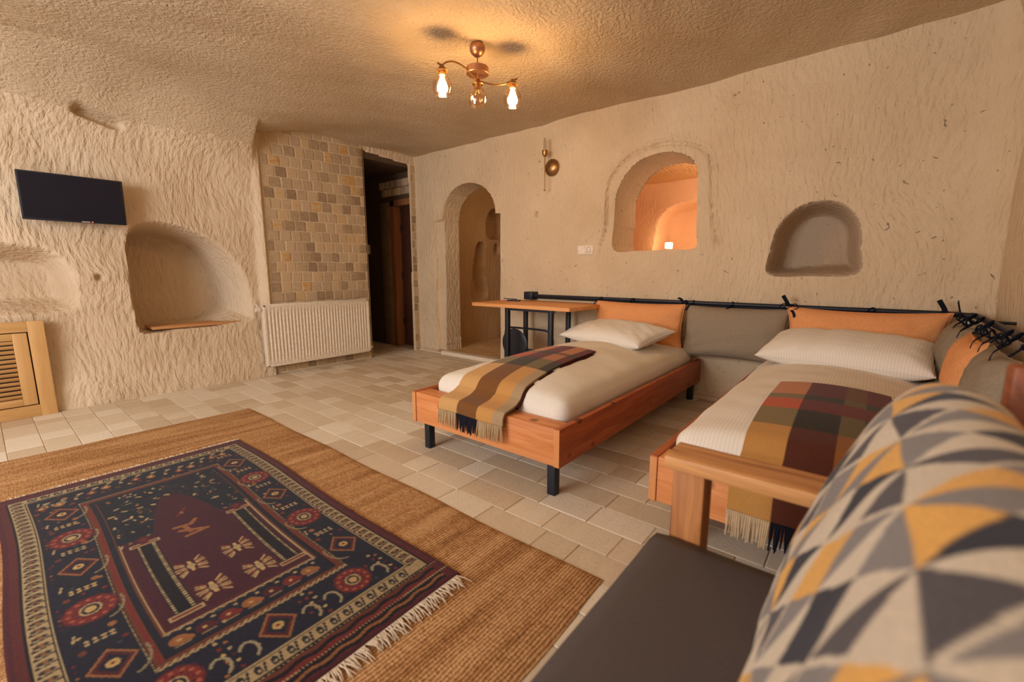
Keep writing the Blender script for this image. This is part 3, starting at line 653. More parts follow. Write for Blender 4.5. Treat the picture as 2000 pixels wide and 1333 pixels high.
# ---------------------------------------------------------------- soft bodies
def rbox(sx, sy, sz, r, n=(24, 40, 6), crown=0, wr=0, seed=1, wsc=9):
    bm = bmesh.new(); vs = {}
    def vid(p):
        k = tuple(round(c, 5) for c in p)
        if k not in vs: vs[k] = bm.verts.new(p)
        return vs[k]
    ax = [np.linspace(-1, 1, k+1) for k in n]
    for a in range(3):
        b_, c_ = [(1, 2), (2, 0), (0, 1)][a]
        for s_ in (-1, 1):
            for i in range(n[b_]):
                for j in range(n[c_]):
                    q = []
                    for (di, dj) in ((0, 0), (1, 0), (1, 1), (0, 1)):
                        p = [0, 0, 0]; p[a] = s_; p[b_] = ax[b_][i+di]; p[c_] = ax[c_][j+dj]; q.append(vid(p))
                    if s_ < 0: q = q[::-1]
                    bm.faces.new(q)
    H = np.array([sx, sy, sz])/2; P = np.array([v.co[:] for v in bm.verts]); W_ = P*H
    inn = H-min(r, min(H)*.98); c = np.clip(W_, -inn, inn); d = W_-c; ln = np.linalg.norm(d, axis=1, keepdims=True)
    # keep the face points on their faces, round only edges
    rr = np.minimum(r, H.min()*.98); Q = np.where(ln > 1e-9, c+d/np.maximum(ln, 1e-9)*rr, W_)
    Q[:, 2] += crown*(1-P[:, 0]**2)*(1-P[:, 1]**4)*np.clip(P[:, 2]*.5+.5, 0, 1)
    if wr:
        nz = wav(Q[:, 0], Q[:, 1], Q[:, 2], s=wsc, seed=seed)*wr+wav(Q[:, 0], Q[:, 1], Q[:, 2], s=wsc*2.7, seed=seed+1)*wr*.4
        Q += d/np.maximum(ln, 1e-9)*nz[:, None]*(ln > 1e-9)
        Q[:, 2] += nz*.6*(P[:, 2] > .5)
    for v, q in zip(bm.verts, Q): v.co = q
    me = bpy.data.meshes.new('soft'); bm.to_mesh(me); bm.free(); me.polygons.foreach_set('use_smooth', np.ones(len(me.polygons), bool)); return me
def pillow_mesh(wd, ht, th, n=40, pinch=.06, seed=1, wr=.006, pw=.42, sag=0):
    a = np.linspace(-1, 1, n); a = np.sin(a*PI/2)*.6+a*.4; A, B = np.meshgrid(a, a, indexing='ij')
    r = np.clip((1-np.abs(A)**2.6)*(1-np.abs(B)**2.6), 0, 1)**pw
    px_ = A*(1-pinch*(1-np.abs(B)**2)*(np.abs(A)**3)); py_ = B*(1-pinch*1.2*(1-np.abs(A)**2)*(np.abs(B)**3))
    X_ = px_*wd/2; Y_ = py_*ht/2
    nz = wav(X_, Y_, s=22, seed=seed)*wr+wav(X_, Y_, s=50, seed=seed+3)*wr*.4
    creas = wr*1.2*np.sin(np.arctan2(B, A)*14)*np.clip(np.hypot(A, B)-.75, 0, 1)
    T = r*th/2+(nz+creas)*np.clip(r*1.4, 0, 1)
    Y_ = Y_-sag*(1-A**2)*0
    V1 = np.stack([X_, Y_, T], -1).reshape(-1, 3); V2 = np.stack([X_, Y_, -T*.9], -1).reshape(-1, 3)
    F = gridfaces(n, n); F2 = F[:, ::-1]+n*n
    ring = [i*n for i in range(n)]+[(n-1)*n+j for j in range(1, n)]+[i*n+n-1 for i in range(n-2, -1, -1)]+[j for j in range(n-2, 0, -1)]
    m_ = {k+n*n: k for k in ring}; F2 = np.vectorize(lambda k: m_.get(k, k))(F2)
    V = np.concatenate([V1, V2]); me = npmesh('pillow', V, np.concatenate([F, F2])); 
    edge = [tuple(V1[k]) for k in ring]
    return me, edge, (X_, Y_, A, B)

# ---------------------------------------------------------------- beds
def bed(x0, x1, y0, y1, label):
    t = thing('bed_frame', label, 'bed', ((x0+x1)/2, (y0+y1)/2, 0), group='pine beds on black legs')
    X0, X1, Y0, Y1 = x0-(x0+x1)/2, x1-(x0+x1)/2, y0-(y0+y1)/2, y1-(y0+y1)/2
    zt, zb, th = .34, .152, .032
    MB().box(X0+th, X1-th, Y0+.002, Y0+th, zb+.003, zt-.003, .003).build('foot_board', M['pine_x'], t)
    MB().box(X0+th, X1-th, Y1-th, Y1-.002, zb, zt, .003).build('head_board', M['pine_x'], t)
    for a, b_ in ((X0, X0+th), (X1-th, X1)):
        s_ = MB().box(a, b_, Y0, Y1, zb, zt, .004).build('side_board', M['pine_y'], t)
        MB().box(a+.002, b_-.002, Y0-.002, Y0+.002, zb+.004, zt-.004).build('end_grain', M['pine_z'], s_); s_.children[0]['label'] = 'lighter end grain of the board'
    MB().box(X0+th, X1-th, Y0+th, Y0+th+.085, zt-.022, zt-.004, .002).build('foot_ledge', M['pine_x'], t)
    n = 12
    for k in range(n):
        yy = Y0+.2+(Y1-Y0-.4)*k/(n-1); MB().box(X0+th, X1-th, yy-.04, yy+.04, .255, .272).build('slat', M['pine_x'], t)
    for a in (X0+.11, X1-.055):
        for b_ in (Y0+.035, Y1-.06): MB().box(a-.022, a+.022, b_-.022, b_+.022, 0, zb+.01, .003).build('leg', M['blackmetal'], t)
    return t
b1 = bed(-2.09, -1.03, 1.605, 3.735, 'reddish pine bed frame on black legs, the one nearer the desk')
b2 = bed(-.61, .40, 1.605, 3.735, 'reddish pine bed frame on black legs, partly behind the sofa arm')
def mattress(cx, cy, sx, sy, mat, label, seed):
    me = rbox(sx, sy, .15, .072, (40, 64, 8), .095, .004, seed, 10)
    o = obj('mattress', me, mat); o.location = (cx, cy, .272+.075+.002); return tag(o, label, 'mattress', 'white mattresses on the beds')
m1 = mattress(-1.56, 2.715, .95, 1.98, M['linen'], 'white sheeted mattress on the bed nearer the desk', 11)
m2 = mattress(-.10, 2.70, .93, 1.98, M['slinen'], 'white striped sheeted mattress on the bed behind the sofa', 15)
def pillow(cx, cy, cz, wd, ht, th, rz, rx, mat, label, seed):
    me, e, _ = pillow_mesh(wd, ht, th, seed=seed, wr=.007, pinch=.05)
    t = thing('pillow', label, 'pillow', (cx, cy, cz), rz, 'white bed pillows'); o = obj('pillow_body', me, mat, t); o.rotation_euler = (rx, 0, 0)
    p = MB().tube(e+[e[0]], .003, 6, False).build('piping', mat, t); p.rotation_euler = (rx, 0, 0); return t
pillow(-1.585, 3.26, .556, .82, .46, .17, math.radians(-14), math.radians(10), M['linen'], 'plain white pillow against the orange cushion on the bed by the desk', 21)
pillow(-.09, 3.28, .572, .84, .46, .22, math.radians(-8), math.radians(12), M['slinen'], 'plump white striped pillow on the bed behind the sofa', 25)

# folded plaid throws
def mat_top(x, y, cx):
    xn = np.clip((x-cx)/.47, -1, 1); yn = np.clip((y-2.71)/.99, -1, 1); dd = .99-np.abs(y-2.71); r = .072
    dr = r-np.sqrt(np.clip(r*r-np.clip(r-dd, 0, r)**2, 0, 1)); z = .274+.15+.095*(1-xn**2)*(1-yn**4)-dr
    return np.where(dd > 0, z+.016, 0)
def throw(xa, xb, prof, cols, bands, label, seed, fr_cols, zf):
    """prof: list of (y,z) from the head side to the hanging end; bands(y)->dict"""
    t = thing('throw_blanket', label, 'blanket', group='plaid throws on the beds')
    path = catmull([(0, y, z_) for y, z_ in prof], 10); P = np.array([p[:] for p in path]); d = np.concatenate([[0], np.cumsum(np.linalg.norm(np.diff(P, axis=0), axis=1))])
    n = 190; s_ = np.linspace(0, d[-1], n); yy = np.interp(s_, d, P[:, 1]); zz = np.interp(s_, d, P[:, 2]); m_ = 90
    a = np.linspace(0, 1, m_); S, A = np.meshgrid(np.arange(n), a, indexing='ij')
    top = np.clip((yy-1.62)/.25, 0, 1)[:, None]; hang = 1-top
    X_ = xa(yy)[:, None]*(1-A)+xb(yy)[:, None]*A; Y_ = yy[:, None]+0*A; Z_ = zz[:, None]+0*A
    Z_ = Z_+top*(.0018*wav(X_, Y_, s=9, seed=seed)); Y_ = Y_-hang*(.004+.004*np.sin(A*7+seed)); X_ = X_+.002*wav(Y_, Z_, s=8, seed=seed+2)
    Zm = mat_top(X_, Y_, -1.56 if X_.mean() < -1 else -.10); k_ = .02; hh_ = np.clip(.5+.5*(Zm-Z_)/k_, 0, 1); Z_ = Zm*hh_+Z_*(1-hh_)+k_*hh_*(1-hh_)
    C = cols(A, yy[:, None]+0*A)
    nrmZ = np.gradient(yy); th = .013
    tz = np.gradient(zz); ln = np.hypot(nrmZ, tz); ny = tz/ln; nz_ = -nrmZ/ln   # outward normal
    V1 = np.stack([X_, Y_, Z_], -1).reshape(-1, 3); V2 = np.stack([X_, Y_-ny[:, None]*th*0-(-ny)[:, None]*0, Z_], -1)
    off = np.stack([np.zeros(n), -ny, -nz_], -1)[:, None, :]*th
    V2 = (V1.reshape(n, m_, 3)+off).reshape(-1, 3)
    F = gridfaces(n, m_); F2 = F[:, ::-1]+n*m_
    ring = [i*m_ for i in range(n)]+[(n-1)*m_+j for j in range(1, m_)]+[i*m_+m_-1 for i in range(n-2, -1, -1)]+[j for j in range(m_-2, 0, -1)]
    FR = np.array([(ring[i], ring[(i+1) % len(ring)], ring[(i+1) % len(ring)]+n*m_, ring[i]+n*m_) for i in range(len(ring))])
    me = npmesh('throw', np.concatenate([V1, V2]), np.concatenate([F, F2, FR[:, ::-1]]), True, 60); CC = C.reshape(-1, 3); setcol(me, np.concatenate([CC, CC*.45]))
    obj('cloth', me, M['wool'], t)
    # under fold peeking out on the right side
    sel = np.arange(0, n-30); Vb = []
    for i in sel: Vb += [(X_[i, -1]-.05, Y_[i, 0], Z_[i, -1]-.010), (X_[i, -1]+.012, Y_[i, 0], Z_[i, -1]-.015), (X_[i, -1]+.012, Y_[i, 0], Z_[i, -1]-.026), (X_[i, -1]-.05, Y_[i, 0], Z_[i, -1]-.026)]
    Fb = [(i*4+k, (i+1)*4+k, (i+1)*4+(k+1) % 4, i*4+(k+1) % 4) for i in range(len(sel)-1) for k in range(4)]+[(0, 1, 2, 3)]
    obj('under_fold', npmesh('under_fold', Vb, Fb), simple('throw_under_fold', L4(74, 36, 34), .95, .1), t)
    # tassels
    mbs = {}
    r = random.Random(seed)
    for k in range(64):
        u = (k+.5)/64; c = fr_cols(u); mb = mbs.setdefault(c, MB()); x = X_[-1, 0]*(1-u)+X_[-1, -1]*u; y = Y_[-1, int(u*(m_-1))]-.004; L = zz[-1]-zf(u)
        dx = r.uniform(-.01, .004); dy = r.uniform(-.006, .004)
        mb.tube([(x, y, zz[-1]+.006), (x+dx*.4, y+dy, zz[-1]-L*.5), (x+dx, y+dy*1.2, zz[-1]-L*r.uniform(.85, 1.05))], [.0035, .0036, .0024], 5)
    for c, mb in mbs.items():
        o = mb.build('fringe', simple('throw_fringe', L4(*c), .95, .1), t, True); o['kind'] = 'stuff'
    return t
M['wool'] = colattr('plaid_wool', bscale=500, bd=.0008)
tanc, brc, tan2, gry, olv, rdc, dkg, orr, mrc = [np.array(lin(c)) for c in ((206, 160, 102), (124, 82, 44), (198, 146, 84), (172, 146, 112), (132, 112, 72), (190, 88, 50), (70, 60, 44), (196, 128, 82), (104, 46, 36))]
def cols1(A, Yy):
    C = np.zeros(A.shape+(3,)); c0 = A < .30; c1 = (A >= .30) & (A < .62); c2 = (A >= .62) & (A < .86); c3 = A >= .86
    C[c0] = tanc; C[c1] = brc; C[c2] = tan2; C[c3] = gry
    def band(y0, y1, a, b_, c, d): 
        m_ = (Yy >= y0) & (Yy < y1)
        for cc, k in ((c0, a), (c1, b_), (c2, c), (c3, d)): C[m_ & cc] = k
    band(1.98, 2.16, olv, dkg, olv*.8, dkg); band(2.16, 2.3, rdc, mrc, orr*.8, mrc); band(2.3, 2.36, olv, dkg, brc, dkg); band(2.36, 3, orr, mrc*1.1, orr*.9, mrc)
    return C
throw(lambda y: -1.79+.0*y+.02*np.sin(y*3), lambda y: -1.345-.05*np.clip((y-1.6)/1., 0, 1), [(2.60, .42), (2.2, .42), (1.9, .42), (1.80, .415), (1.73, .40), (1.68, .376), (1.62, .365), (1.592, .358), (1.575, .33), (1.572, .29)], cols1, None,
      'plaid wool throw over the foot of the bed nearer the desk', 3, lambda u: (184, 158, 122) if u < .3 or u > .66 else (34, 34, 46), lambda u: .205)
d2 = np.array(lin((88, 46, 34))); t2 = np.array(lin((190, 138, 76))); t3 = np.array(lin((140, 90, 46)))
def cols2(A, Yy):
    C = np.zeros(A.shape+(3,)); c0 = A < .31; c1 = (A >= .31) & (A < .64); c2 = (A >= .64) & (A < .80); c3 = A >= .80
    C[c0] = t2; C[c1] = d2; C[c2] = t3; C[c3] = d2
    def band(y0, y1, a, b_, c, d):
        m_ = (Yy >= y0) & (Yy < y1)
        for cc, k in ((c0, a), (c1, b_), (c2, c), (c3, d)): C[m_ & cc] = k
    band(1.86, 2.02, olv, dkg*.6, olv*.6, dkg); band(2.02, 2.15, rdc, mrc, mrc*1.1, mrc); band(2.15, 2.22, olv, dkg*.8, olv*.6, dkg); band(2.22, 3, orr, mrc*.9, brc*.8, mrc)
    return C
throw(lambda y: -.315+.02*np.clip((y-1.6), 0, 1), lambda y: .115+0*y, [(2.46, .42), (2.2, .42), (1.9, .42), (1.80, .415), (1.73, .40), (1.68, .376), (1.62, .365), (1.592, .358), (1.575, .33), (1.57, .26), (1.568, .235)], cols2, None,
      'dark plaid wool throw hanging over the foot of the bed behind the sofa', 6, lambda u: (196, 172, 138) if u < .31 else (28, 30, 40), lambda u: .145)

# ---------------------------------------------------------------- rail with hung cushions
rl = thing('wall_rail', 'black metal rail along the back and right walls above the beds', 'rail')
MB().tube([(-2.72, 3.70, .805), (.36, 3.70, .80)], .016, 12).build('rail_bar', M['blackmetal'], rl)
MB().tube([(-2.72, 3.712, .782), (.36, 3.712, .777)], .006, 8).build('rail_bar', M['blackmetal'], rl)
MB().tube(catmull([(.36, 3.70, .80), (.45, 3.62, .80), (.48, 3.5, .80), (.48, 1.9, .79)]), .016, 12).build('rail_bar', M['blackmetal'], rl)
MB().box(-2.83, -2.72, 3.66, 3.775, .765, .845, .006).build('end_bracket', M['blackmetal'], rl)
for x in (-1.62, -.82, -.05): MB().tube([(x, 3.70, .80), (x, 3.79, .80)], .008).build('wall_bracket', M['blackmetal'], rl)
for y in (3.2, 2.2): MB().tube([(.48, y, .80), (.60, y, .80)], .008).build('wall_bracket', M['blackmetal'], rl)
def ribbon(pts, wd=.012, th=.0016):
    return MB().tube(catmull(pts, 6), [wd/2]*(6*(len(pts)-1)+1), 8, True, th*2/wd)
def hung(cx, cy, cz, wd, ht, th, rz, mat, label, seed, ties, tilt=.12, group=None, pn=.05):
    """cushion standing against a wall, plane normal = local -Y"""
    t = thing('cushion', label, 'cushion', (cx, cy, cz), rz, 'cushions tied to the wall rail')
    me, e, _ = pillow_mesh(wd, ht, th, seed=seed, wr=.007, pinch=pn, pw=.5); Rm = Matrix.Rotation(PI/2-tilt, 4, 'X'); me.transform(Rm)
    obj('cover', me, mat, t)
    MB().tube([(Rm @ Vector(p))[:] for p in e]+[(Rm @ Vector(e[0]))[:]], .0035, 6, False).build('piping', mat, t)
    for u, style in ties:
        x = u*wd/2; zt = .80-cz; y0 = 0.03; b_ = MB()
        b_.tube([(x+.018*math.cos(k), y0+.018*math.sin(k)*.9+.04, zt+.02*math.sin(k+.6)) for k in np.linspace(0, 6.4, 12)], .0045, 6)
        b_.tube(catmull([(x, .02, ht/2-.01), (x, .045, zt-.02), (x, .05, zt)]), .004, 6)
        if style == 'up': b_.add(*strap([(x+.012, .03, zt-.01), (x, .02, zt+.03), (x-.03, .01, zt+.085)], .026))
        if style == 'hook': b_.add(*strap([(x+.005, .03, zt), (x-.01, .02, zt+.03), (x-.035, .015, zt+.042)], .022))
        if style == 'down': b_.add(*strap([(x, .02, zt), (x-.012, -.005, zt-.03), (x-.02, -.012, zt-.055)], .024))
        if style == 'bow':
            for sg in (-1, 1): b_.tube(catmull([(x, .02, zt), (x+sg*.03, .0, zt+.03), (x+sg*.055, -.01, zt+.01), (x+sg*.03, 0, zt-.008), (x, .02, zt)]), .0035, 6)
            b_.add(*strap([(x, .02, zt), (x+.03, -.02, zt-.03), (x+.04, -.03, zt-.06)], .018))
        b_.build('tie', M['blackcloth'], t)
    return t
def strap(pts, wd):
    P = catmull(pts, 5); V = []; F = []
    for i, p in enumerate(P):
        for sx, sy in ((-1, -1), (1, -1), (1, 1), (-1, 1)): V.append((p.x+sx*wd/2*.8, p.y+sy*.0015, p.z+sx*wd*.25))
    for i in range(len(P)-1):
        for k in range(4): F.append((i*4+k, i*4+(k+1) % 4, (i+1)*4+(k+1) % 4, (i+1)*4+k))
    F += [(3, 2, 1, 0), tuple(4*(len(P)-1)+k for k in range(4))]; return V, F
hung(-1.55, 3.60, .605, .80, .37, .19, 0, M['orange'], 'orange cushion hung on the rail beside the desk', 31, [(-.98, 'down'), (-.2, ''), (.94, 'hook')])
hung(-.785, 3.62, .585, .72, .40, .20, 0, M['grey'], 'grey cushion hung between the two orange ones over the gap between the beds', 33, [(-.93, 'down'), (-.12, 'down'), (.93, 'up')])
hung(-.03, 3.60, .61, .84, .40, .21, 0, M['orange'], 'wide orange cushion hung behind the striped pillow', 37, [(-.96, 'bow'), (.1, ''), (.90, 'up')], pn=.09)
hung(.38, 3.28, .60, .50, .36, .17, -PI/2, M['grey'], 'grey cushion on the right wall nearest the room corner', 41, [(-.9, 'up'), (.0, 'bow'), (.9, 'bow')])
hung(.37, 2.80, .585, .44, .36, .15, -PI/2, M['orange'], 'small orange cushion on the right wall between two grey ones', 43, [(-.85, 'bow'), (.85, 'bow')], pn=.10)
hung(.38, 2.34, .58, .44, .36, .17, -PI/2, M['grey'], 'grey cushion on the right wall nearest the sofa', 47, [(-.8, 'bow'), (.2, 'bow')])

# ---------------------------------------------------------------- desk, chair, remote
dk = thing('desk', 'small pine topped desk on black metal legs beside the bed head', 'desk', (-2.45, 3.36, 0))
MB().box(-.555, .555, -.30, .33, .725, .757, .004).build('desk_top', M['desk'], dk)
for x, y in ((-.15, -.24), (.335, -.24), (-.32, .26), (.20, .26)):
    MB().box(x-.019, x+.019, y-.019, y+.019, 0, .726, .002).build('leg', M['blackmetal'], dk)
MB().box(-.15, .37, -.25, -.23, .70, .724).build('top_rail', M['blackmetal'], dk); MB().box(-.32, .20, .25, .27, .70, .724).build('top_rail', M['blackmetal'], dk)
ch = thing('metal_chair', 'black metal chair with an oval back tucked under the desk', 'chair', (-2.42, 3.32, 0))
Mo = Matrix.Rotation(PI/2, 4, 'X')
ov = MB(); prof = [(0, .008), (.7, .008), (.94, .005), (1, 0), (.94, -.005), (.7, -.008), (0, -.008)]; n = 36; V = []; F = []
for r_, y in prof:
    for k in range(n):
        a = 2*PI*k/n; V.append((-.235+.155*max(r_, .001)*math.cos(a), -.03+y, .36+(.155 if math.sin(a) < 0 else .145)*max(r_, .001)*math.sin(a)))
for i in range(len(prof)-1):
    for k in range(n): F.append((i*n+k, i*n+(k+1) % n, (i+1)*n+(k+1) % n, (i+1)*n+k))
ov.add(V, F).build('back_panel', M['blackmetal'], ch)
MB().tube(catmull([(-.36, -.02, .10), (-.36, -.02, .44), (-.33, -.02, .50), (-.28, -.02, .512), (.06, -.02, .515), (.16, -.02, .50), (.205, -.02, .44), (.205, -.02, .30), (.205, -.02, .02)]), .010, 10).build('tube_frame', M['blackmetal'], ch)
MB().box(-.36, .20, .0, .28, .235, .26, .01).build('seat', M['blackmetal'], ch)
for x in (-.34, .18):
    for y in (.02, .26): MB().tube([(x, y, .24), (x, y, .0)], .009).build('leg', M['blackmetal'], ch)
rm = thing('remote_control', 'small black remote control lying on the desk top', 'remote control', (-2.80, 3.46, .7575), math.radians(20))
MB().box(-.07, .07, -.018, .018, .001, .014, .004).build('body', M['blackmetal'], rm)
MB().box(-.11, .03, -.010, .010, .016, .024, .003, Matrix.Rotation(.05, 4, 'Y')).build('cover_flap', M['blackmetal'], rm)

# ---------------------------------------------------------------- wall fittings
sc = thing('wall_sconce', 'slim brass wall sconce with a clear tube bulb between arch and window', 'wall lamp', (-2.565, YB, 2.07))
MB().lathe([(.082, 0), (.080, .012), (.06, .032), (.03, .042), (0, .045)], M=Matrix.Rotation(PI/2, 4, 'X'), n=32).build('back_plate', M['brass'], sc)
MB().tube([(0, -.04, 0), (-.03, -.085, 0)], .006).tube([(-.03, -.085, -.22), (-.03, -.085, .11)], .0055).lathe([(.001, -.232), (.009, -.226), (.009, -.214), (.001, -.208)], (-.03, -.085, 0)).build('stem', M['brass'], sc)
MB().lathe([(.006, .09), (.02, .10), (.027, .12), (.027, .15), (.022, .15), (.018, .12), (.0, .115)], (-.03, -.085, 0)).build('cup', M['brass'], sc)
MB().lathe([(.014, .14), (.015, .17), (.015, .24), (.012, .262), (.001, .268)], (-.03, -.085, 0)).build('bulb', glass('frosted_tube', (1, .95, .88), 1.2), sc)
MB().tube([(-.033, -.085, .15), (-.034, -.085, .23), (-.03, -.085, .24), (-.026, -.085, .23), (-.027, -.085, .15)], .0015, 5).build('filament', M['whitepl'], sc)
so = thing('wall_socket', 'white double wall socket left of the arched window', 'socket', (-2.163, YB-.006, 1.257))
MB().box(-.083, .083, -.008, .02, -.043, .043, .004).build('cover_plate', M['whitepl'], so)
for x in (-.041, .041):
    o = MB().box(x-.036, x+.036, -.012, -.006, -.036, .036, .003).build('module', M['whitepl'], so)
MB().lathe([(.027, .0), (.027, .003), (.022, .003), (.02, -.006), (0, -.006)], (.041, -.0125, 0), 20, Matrix.Rotation(PI/2, 4, 'X')).build('socket_well', simple('socket_shadow', L4(190, 172, 150), .5), so)
for x in (.034, .048): MB().tube([(x, -.0135, 0), (x, -.010, 0)], .003, 8).build('pin_hole', M['blackmetal'], so)

tv = thing('television', 'flat black television mounted on the rough left wall', 'television', (-4.60, .553, 1.578), 0)
tM = Matrix.Rotation(math.radians(-3), 4, 'Y') @ Matrix.Rotation(math.radians(0), 4, 'Z')
hw, hh = .277, .165
MB().box(-.035, .010, -hw, hw, -hh, hh, .004).box(-.10, -.035, -.12, .12, -.08, .08, .01).build('casing', M['blackmetal'], tv).matrix_local = Matrix.Rotation(math.radians(4), 4, 'Y')
MB().box(.009, .012, -hw+.009, hw-.014, -hh+.016, hh-.009).build('screen', M['screen'], tv).matrix_local = Matrix.Rotation(math.radians(4), 4, 'Y')
MB().box(.010, .0125, .02, .065, -hh+.005, -hh+.009).build('maker_mark', M['whitepl'], tv).matrix_local = Matrix.Rotation(math.radians(4), 4, 'Y')
MB().lathe([(.004, 0), (.004, .002), (0, .002)], (.012, .078, -hh+.008), 8, Matrix.Rotation(PI/2, 4, 'Y')).build('standby_light', M['led'], tv).matrix_local = Matrix.Rotation(math.radians(4), 4, 'Y')
MB().box(-.14, -.09, -.05, .05, -.05, .05).build('wall_mount', M['blackmetal'], tv)

# radiator
rd = thing('radiator', 'white ribbed panel radiator in front of the stone tiled pier', 'radiator', (XL+.015, 2.36, 0))
y0, y1, z0, z1 = -.585, .585, .105, .725
n = 33*8; m_ = 16; ys = np.linspace(y0+.02, y1-.02, n+1); zs = np.linspace(z0+.012, z1-.012, m_+1)
YY, ZZ = np.meshgrid(ys, zs, indexing='ij'); ph = (YY-ys[0])/(ys[-1]-ys[0])*33*2*PI
env = np.clip((ZZ-z0-.06)/.03, 0, 1)*np.clip((z1-.06-ZZ)/.03, 0, 1)
XX = .10-.011*env*(1-np.clip(np.cos(ph)*1.6+.3, -1, 1))/2
b_ = MB(); V = np.stack([XX, YY, ZZ], -1).reshape(-1, 3); b_.add(V, gridfaces(n+1, m_+1).tolist()); b_.build('ribbed_panel', M['white'], rd, True, 60)
MB().box(.025, .088, y0+.004, y1-.004, z0+.004, z1-.01, .003).box(.088, .101, y0+.002, y0+.022, z0, z1, .002).box(.088, .101, y1-.022, y1-.002, z0, z1, .002).box(.088, .101, y0+.002, y1-.002, z1-.014, z1, .002).box(.088, .101, y0+.002, y1-.002, z0, z0+.014, .002).build('casing', M['white'], rd)
b_ = MB().box(.02, .10, y0, y1, z1-.002, z1+.006, .002)
for k in range(40): yy = y0+.03+k*(y1-y0-.06)/39; b_.box(.035, .085, yy-.004, yy+.004, z1+.005, z1+.009)
b_.build('top_grille', M['white'], rd)
MB().tube([(.055, y0-.02, z1-.045), (.055, y0, z1-.045)], .010).tube([(.055, y0-.055, z1-.045), (.055, y0-.018, z1-.045)], .021, 14).tube([(.055, y0-.03, z1-.03), (.01, y0-.03, z1+.01)], .007).build('thermostat_valve', M['whitepl'], rd)
MB().tube([(.055, y1, z0+.045), (.055, y1+.02, z0+.045)], .008).tube([(.055, y1+.018, z0+.045), (.055, y1+.045, z0+.045)], .018, 14).build('lower_valve', M['whitepl'], rd)
for yy in (y0+.2, y1-.2): MB().box(-.012, .03, yy-.02, yy+.02, z0+.02, z1-.1).build('bracket', M['white'], rd)

# louvred panel
lv = thing('louvred_panel', 'light oak louvred cabinet panel standing at the foot of the left wall', 'panel', (XL+.02, -.12, 0))
Y1 = .415; Y0 = -.415; H = .70
for a, b2 in ((Y0, Y0+.085), (Y1-.085, Y1)): MB().box(0, .035, a, b2, 0, H, .003).build('frame_stile', M['lightoak'], lv)
for a, b2 in ((0, .085), (H-.075, H)): MB().box(0, .035, Y0+.085, Y1-.085, a, b2, .003).build('frame_rail', M['lightoak_y'], lv)
iy0, iy1, iz0, iz1 = Y0+.092, Y1-.092, .092, H-.082
for a, b2 in ((iy0, iy0+.072), (iy1-.072, iy1)): MB().box(.004, .028, a, b2, iz0, iz1, .003).build('door_stile', M['lightoak'], lv)
for a, b2 in ((iz0, iz0+.05), (iz1-.05, iz1)): MB().box(.004, .028, iy0+.072, iy1-.072, a, b2, .003).build('door_rail', M['lightoak_y'], lv)
MB().box(.0, .004, Y0+.08, Y1-.08, .08, H-.07).build('shadow_backing', simple('louvre_dark_gap', L4(60, 46, 40), .9), lv)
n = 13
for k in range(n):
    zz = iz0+.05+(iz1-iz0-.1)*(k+.5)/n; R_ = Matrix.Translation((.014, 0, zz)) @ Matrix.Rotation(math.radians(28), 4, 'Y')
    MB().box(-.003, .003, iy0+.073, iy1-.073, -.0125, .0125, .001, R_).build('slat', M['lightoak_y'], lv)

pk = MB().box(XL-.30, XL-.03, .93, 1.62, .556, .580, .004).build('wooden_plank', wood('plank_wood', lin((180, 122, 72)), lin((208, 156, 104)), 'Y', False)); tag(pk, 'loose wooden plank lying on the floor of the large wall niche', 'plank')

# ---------------------------------------------------------------- ceiling lamp
hx, hy = -2.094, 2.215
lp = thing('ceiling_lamp', 'copper ceiling lamp with three glass shades on curved arms', 'ceiling lamp', (hx, hy, 2.49))
MB().lathe([(.001, -.085), (.02, -.081), (.036, -.068), (.047, -.052), (.050, -.036), (.047, -.02), (.036, -.002), (.02, .008), (.02, .02)], n=28).build('ceiling_ball', M['copper'], lp)
MB().tube([(0, 0, -.09), (0, 0, -.15)], .0045).build('rod', M['brass'], lp)
MB().lathe([(.001, -.147), (.07, -.147), (.072, -.15), (.072, -.185), (.07, -.188), (.001, -.188)], n=36).build('disc', M['copper'], lp, True, 25)
MB().tube([(0, 0, -.188), (0, 0, -.225)], .006).build('lower_rod', M['brass'], lp)
Lb = Vector((-2.165-hx, 1.975-hy, 0)); Rb = Vector((-1.955-hx, 2.40-hy, 0))
zb = -.205
def arm(e, up):
    Q = [(0, -.225), (.2, -.192), (.42, -.163), (.66, -.153), (.86, -.166), (1, -.19), (1.12, -.187)] if up > 0 else [(0, -.225), (.22, -.232), (.45, -.238), (.7, -.230), (.88, -.214), (1, -.200), (1.14, -.186)]
    P = [(e.x*a, e.y*a, z_) for a, z_ in Q]
    MB().tube(catmull(P), .0055, 8).build('arm', M['brass'], lp)
arm(Lb, .05); arm(Rb, -.035); 
for c, lit in ((Lb, True), (Rb, True), (Vector((0, 0, -.02)), False)):
    o = MB().lathe([(.001, -.195), (.012, -.195), (.02, -.205), (.032, -.222), (.036, -.225), (.034, -.228), (.021, -.225), (.021, -.25), (.001, -.25)], c, 20).build('bulb_holder', M['brass'], lp)
    MB().lathe([(.022, -.236), (.026, -.245), (.050, -.272), (.060, -.30), (.059, -.33), (.050, -.358), (.048, -.358), (.057, -.33), (.058, -.30), (.048, -.273), (.024, -.247)], c, 24).build('glass_shade', M['glass'], lp)
    MB().lathe([(.011, -.248), (.012, -.262), (.017, -.278), (.025, -.296), (.031, -.312), (.033, -.324), (.031, -.336), (.024, -.345), (.013, -.350), (.001, -.352)], c, 20).build('bulb', M['bulb'] if lit else M['glass'], lp)

# ---------------------------------------------------------------- sofa in the foreground
sf = thing('sofa', 'wooden framed sofa with a dark brown seat in the right foreground', 'sofa', (0, .1, 0))
